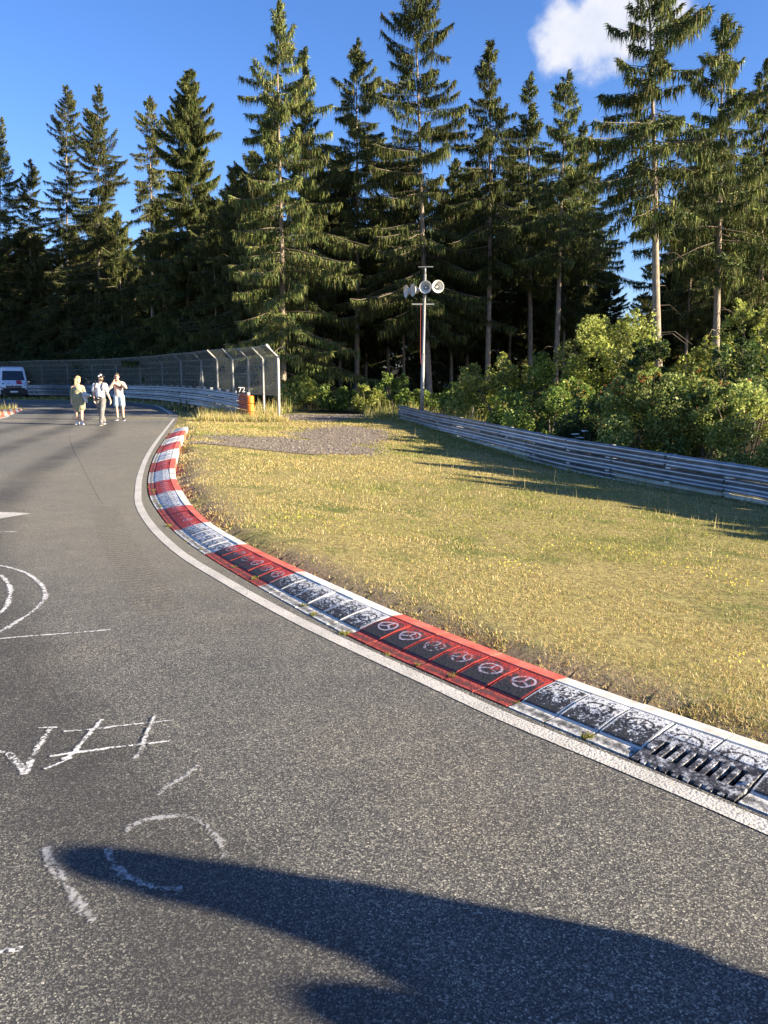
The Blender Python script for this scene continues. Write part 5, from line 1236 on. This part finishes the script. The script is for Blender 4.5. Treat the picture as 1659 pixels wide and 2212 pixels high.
# man with a raised phone, peach tee, denim shorts
px, py = ground(260, 908); B_ = empty('person', (px, py, .004), .0, label='man in peach t-shirt and pale denim shorts raising a phone to his face', cat='person')
H0 = V3(-.04, -.02, 1.70); face = V3(.10, -1, -.03)
blob('body', [(V3(-.10, 0, .92), .09, V3(-.115, -.01, .50), .062), (V3(-.115, -.01, .50), .056, V3(-.105, .02, .10), .036), (V3(.10, 0, .92), .09, V3(.125, -.01, .50), .062), (V3(.125, -.01, .50), .056, V3(.125, .02, .10), .036),
      (V3(0, 0, 1.0), .14, V3(0, 0, 1.28), .15, .8), (V3(-.12, 0, 1.46), .072, V3(.12, 0, 1.46), .072), (V3(0, 0, 1.47), .065, H0-V3(0, 0, .06), .056),
      (V3(-.19, 0, 1.44), .06, V3(-.30, -.20, 1.24), .048), (V3(-.30, -.20, 1.24), .045, V3(-.07, -.26, 1.56), .028), (V3(.19, 0, 1.44), .06, V3(.36, -.18, 1.28), .048), (V3(.36, -.18, 1.28), .045, V3(.06, -.26, 1.60), .028)]
     + head_caps(H0, face)+hand_caps(V3(-.07, -.26, 1.56), (.35, .1, .5), 1, .6, (1, 0, -.3), .9)+hand_caps(V3(.06, -.26, 1.60), (-.5, .05, .4), -1, .6, (1, 0, .3), .9), M_skin, B_, .014)
face_parts(H0, face, B_, eyes=False)
blob('shirt', [(V3(0, 0, 1.02), .168, V3(0, 0, 1.30), .172, .8), (V3(-.08, 0, 1.37), .135, V3(.08, 0, 1.37), .135, .8), (V3(-.14, 0, 1.455), .08, V3(.14, 0, 1.455), .08), (V3(-.185, -.01, 1.44), .082, V3(-.255, -.12, 1.32), .072), (V3(.185, -.01, 1.44), .082, V3(.28, -.11, 1.35), .072)], M_peach, B_, .014, 4)
blob('shirt_stripe', [(V3(-.12, -.135, 1.42), .022, V3(.02, -.158, 1.34), .030), (V3(.02, -.158, 1.34), .03, V3(.145, -.125, 1.29), .03)], M_mar, B_, .012, 1, label='dark maroon diagonal stripe across the chest')
blob('shorts', [(V3(-.06, 0, .97), .135, V3(.06, 0, .97), .135, .9), (V3(-.10, 0, .92), .12, V3(-.115, -.01, .60), .102), (V3(.10, 0, .92), .12, V3(.125, -.01, .60), .102)], M_denim, B_, .014, 4)
blob('hair', [(H0+V3(0, .02, .06), .092, H0+V3(0, .045, .0), .088)], M_brown, B_, .012, 3)
blob('sunglasses', [(H0+V3(-.05, -.085, .015), .02, H0+V3(.04, -.088, .015), .02)], M_eye, B_, .009, 1)
blob('phone', [(V3(-.04, -.30, 1.63), .012, V3(.06, -.30, 1.65), .012), (V3(-.04, -.30, 1.66), .012, V3(.06, -.30, 1.68), .012)], M_sack, B_, .009, 1)
shoe('shoe', V3(-.105, .02, .10), (-.1, -1, 0), M_dsh, B_); shoe('shoe', V3(.125, .02, .10), (.5, -.87, 0), M_dsh, B_)

# two bystanders just outside the frame to the right: only their long shadows reach the picture
def bystander(x_, y_, rz, h_, lab, m1, m2_, hood=False):
    o = empty('person', (x_, y_, .0), rz, label=lab, cat='person'); k = h_/1.78; H0 = V3(0, -.01, 1.665)
    caps = [(V3(-.09, 0, .92), .09, V3(-.11, 0, .50), .062), (V3(-.11, 0, .50), .056, V3(-.11, .02, .09), .037), (V3(.09, 0, .92), .09, V3(.11, 0, .50), .062), (V3(.11, 0, .50), .056, V3(.11, .02, .09), .037), (V3(0, 0, 1.0), .14, V3(0, 0, 1.28), .15, .8), (V3(-.12, 0, 1.44), .072, V3(.12, 0, 1.44), .072), (V3(0, 0, 1.45), .062, H0-V3(0, 0, .06), .055),
            (V3(-.19, 0, 1.42), .058, V3(-.25, .02, 1.13), .046), (V3(-.25, .02, 1.13), .043, V3(-.25, -.08, .88), .028), (V3(.19, 0, 1.42), .058, V3(.25, .02, 1.13), .046), (V3(.25, .02, 1.13), .043, V3(.25, -.08, .88), .028)]
    blob('body', caps+head_caps(H0, (0, -1, 0))+hand_caps(V3(-.25, -.08, .88), (0, -.2, -1), 1, .4, (0, 1, 0))+hand_caps(V3(.25, -.08, .88), (0, -.2, -1), -1, .4, (0, 1, 0)), M_skin, o, .02)
    blob('shirt', [(V3(0, 0, 1.0), .17, V3(0, 0, 1.3), .175, .8), (V3(-.14, 0, 1.43), .082, V3(.14, 0, 1.43), .082), (V3(-.185, 0, 1.42), .085, V3(-.245, .02, 1.13), .07), (V3(.185, 0, 1.42), .085, V3(.245, .02, 1.13), .07), (V3(-.08, 0, 1.35), .14, V3(.08, 0, 1.35), .14, .8)], m1, o, .02)
    blob('trousers', [(V3(-.06, 0, .94), .13, V3(.06, 0, .94), .13, .9), (V3(-.09, 0, .9), .115, V3(-.11, 0, .5), .09), (V3(-.11, 0, .5), .085, V3(-.11, .01, .12), .07), (V3(.09, 0, .9), .115, V3(.11, 0, .5), .09), (V3(.11, 0, .5), .085, V3(.11, .01, .12), .07)], m2_, o, .02)
    blob('hair', [(H0+V3(0, .02, .07), .10, H0+V3(0, .05, -.02), .105), (H0+V3(0, .05, -.02), .10, H0+V3(0, .06, -.30), .13)], M_brown, o, .018); shoe('shoe', V3(-.11, .02, .10), (0, -1, 0), M_dsh, o); shoe('shoe', V3(.11, .02, .10), (0, -1, 0), M_dsh, o); face_parts(H0, (0, -1, 0), o)
    if hood: blob('hood', [(H0+V3(0, .03, .075), .088, H0+V3(0, .05, -.08), .13), (H0+V3(0, .05, -.08), .13, V3(0, .03, 1.36), .19)], m1, o, .02)  # hood added to fill out the unseen onlooker's cast shadow
    o.scale = (k, k, k); return o
bystander(4.15, .63, R(-55), 1.80, 'onlooker in a grey hooded jacket outside the picture, casting the long foreground shadow', M_greyt, M_greyt, True)
bystander(4.80, .10, R(-35), 1.72, 'second onlooker outside the picture whose shadow touches the bottom edge', M_wht, M_denim)

# ------------------------------------------------------------------ van
vx, vy = ground(32, 860.3); VY = R(26)
M_vw = noisy(mat('white_van_paint', rough=.3, spec=.5), (.72, .74, .78), (.80, .81, .83), 1.2); M_vr = mat('red_stripe_paint', (.55, .03, .04), .4); M_gl = mat('dark_window_glass', (.02, .03, .035), .08, 0, .8); M_ty = mat('tyre_rubber', (.018, .018, .018), .9); M_lamp = mat('clear_headlight', (.62, .66, .70), .12, .2, .8)
van = empty('van', (vx, vy, .004), VY, label='white panel van with red bonnet stripe and black bumper at the left edge', cat='van')
# nose at y=0 pointing to -y, body goes back to +5.4
prof = [(.0, .30), (-.02, .55), (.0, .92), (.10, 1.06), (.55, 1.22), (.78, 1.34), (1.55, 2.12), (1.85, 2.34), (2.3, 2.44), (5.3, 2.44), (5.42, 2.30), (5.45, .35)]
def vsec(y_, z): hw = 1.0-.0; return hw
mb = MB(); V = []; Fc = []
for x_, inset in ((-1.0, .16), (-.94, .04), (-.80, 0), (.80, 0), (.94, .04), (1.0, .16)):
    for (yy, zz) in prof:
        k = max(0, zz-1.25)/1.2*.13*(abs(x_)/1.0); nose = (.22 if abs(x_) > .97 else .10 if abs(x_) > .9 else 0)*(1 if yy < .6 else .35 if yy < 2 else 0)
        V.append((x_*(1-k), yy+nose, zz-(inset*.6 if zz > 2.2 else 0)))
m = len(prof)
for i in range(5):
    for j in range(m-1): Fc.append((i*m+j, i*m+j+1, (i+1)*m+j+1, (i+1)*m+j))
Fc.append(tuple(range(m))); Fc.append(tuple(reversed(range(5*m, 6*m)))); Fc += [(i*m, (i+1)*m, (i+1)*m+m-1, i*m+m-1) for i in range(5)]
mb.add(V, Fc).obj('body', M_vw, van)
bm = bmesh.new(); bm.from_mesh(van.children[0].data); bmesh.ops.recalc_face_normals(bm, faces=bm.faces[:]); bm.to_mesh(van.children[0].data); bm.free()
def onhood(x_, t):  # windscreen plane between (.78,1.34) and (1.55,2.12)
    return Vector((x_, .78+.77*t, 1.34+.78*t))
ws = MB(); q = [onhood(-.84, .04), onhood(.84, .04), onhood(.74, .97), onhood(-.74, .97)]; nn = Vector((0, -.71, .70))*.018
ws.add([p+nn for p in q]+[p-nn for p in q], [(0, 1, 2, 3), (7, 6, 5, 4), (0, 4, 5, 1), (1, 5, 6, 2), (2, 6, 7, 3), (3, 7, 4, 0)]).obj('windscreen', M_gl, van)
st = MB(); st.add([Vector((x_, y_-.004, z_+.012)) for x_, y_, z_ in ((.22, .10, 1.06), (.62, .10, 1.06), (.56, .78, 1.35), (.20, .78, 1.35))], [(0, 1, 2, 3)])
st.obj('bonnet_stripe', M_vr, van, label='red stripe on the bonnet')
st = MB(); st.add([(.56, .02, .93), (.72, .02, .93), (.68, .10, 1.075), (.56, .10, 1.075)], [(0, 1, 2, 3)])
MB().box((0, -.03, .46), (1.96, .22, .42)).box((0, -.03, .72), (1.6, .14, .12)).obj('bumper', M_black, van, bevel=.03)
MB().box((0, -.035, .86), (1.08, .08, .22), taper=1.08).obj('grille', M_black, van, bevel=.02)
for k in range(3): MB().box((0, -.085, .80+.06*k), (1.0, .012, .012)).obj('grille_bar', M_galv, van)
MB().box((0, -.06, .985), (1.14, .04, .03)).obj('chrome_trim', M_lamp, van, bevel=.005)
e = MB().add([(0, -.10, 1.04), (.045, -.10, .95), (0, -.10, .86), (-.045, -.10, .95), (0, -.085, 1.04), (.045, -.085, .95), (0, -.085, .86), (-.045, -.085, .95)], [(0, 1, 2, 3), (7, 6, 5, 4), (0, 4, 5, 1), (1, 5, 6, 2), (2, 6, 7, 3), (3, 7, 4, 0)]); e.obj('badge', M_lamp, van)
MB().box((.0, -.155, .50), (.56, .012, .12)).obj('number_plate', M_white, van)
for sg in (-1, 1):
    hl = MB(); pts = [(.56, -.03, .80), (.90, .04, .80), (.98, .24, 1.02), (.86, .36, 1.20), (.62, .02, .98)]; a = [Vector((x_*sg, y_-.02, z_)) for x_, y_, z_ in pts]; b = [p+Vector((0, .07, -.01)) for p in a]; n_ = 5
    hl.add(a+b, [tuple(range(5)) if sg > 0 else tuple(reversed(range(5)))]+[(i, i+n_, (i+1) % n_+n_, (i+1) % n_) for i in range(n_)]); hl.obj('headlight', M_lamp, van)
    mr_ = MB().box((1.14*sg, 1.0, 1.46), (.20, .12, .34)); mr_.obj('wing_mirror', M_black, van, bevel=.03)
    MB().add([(.985*sg, 1.0, 1.36), (.955*sg, 2.0, 1.36), (.895*sg, 1.95, 1.98), (.90*sg, 1.55, 1.98)], [(0, 1, 2, 3)]).obj('side_window', M_gl, van)
    for yy in (.95, 4.35):
        wh = empty('wheel', (.90*sg, yy, .34)); wh.parent = van; t_ = MB(); n_ = 22
        prf = [(-.10, .20), (-.11, .30), (-.08, .34), (.08, .34), (.11, .30), (.10, .20)]
        Vw = [(x_, r_*math.cos(6.2832*k/n_), r_*math.sin(6.2832*k/n_)) for x_, r_ in prf for k in range(n_)]; t_.add(Vw, [(j*n_+k, j*n_+(k+1) % n_, (j+1)*n_+(k+1) % n_, (j+1)*n_+k) for j in range(5) for k in range(n_)]); t_.obj('tyre', M_ty, wh)
        MB().tube([(-.06, 0, 0), (.06, 0, 0), (.07, 0, 0)], [.205, .205, .12], 18).obj('rim', M_galv, wh)
        MB().tube([(1.005*sg-.90*sg-.02*sg, 0, 0), (.11*sg, 0, 0)], [.44, .43], 18).obj('wheel_arch', M_black, wh)

van.scale = (1.08, 1.08, 1.12)
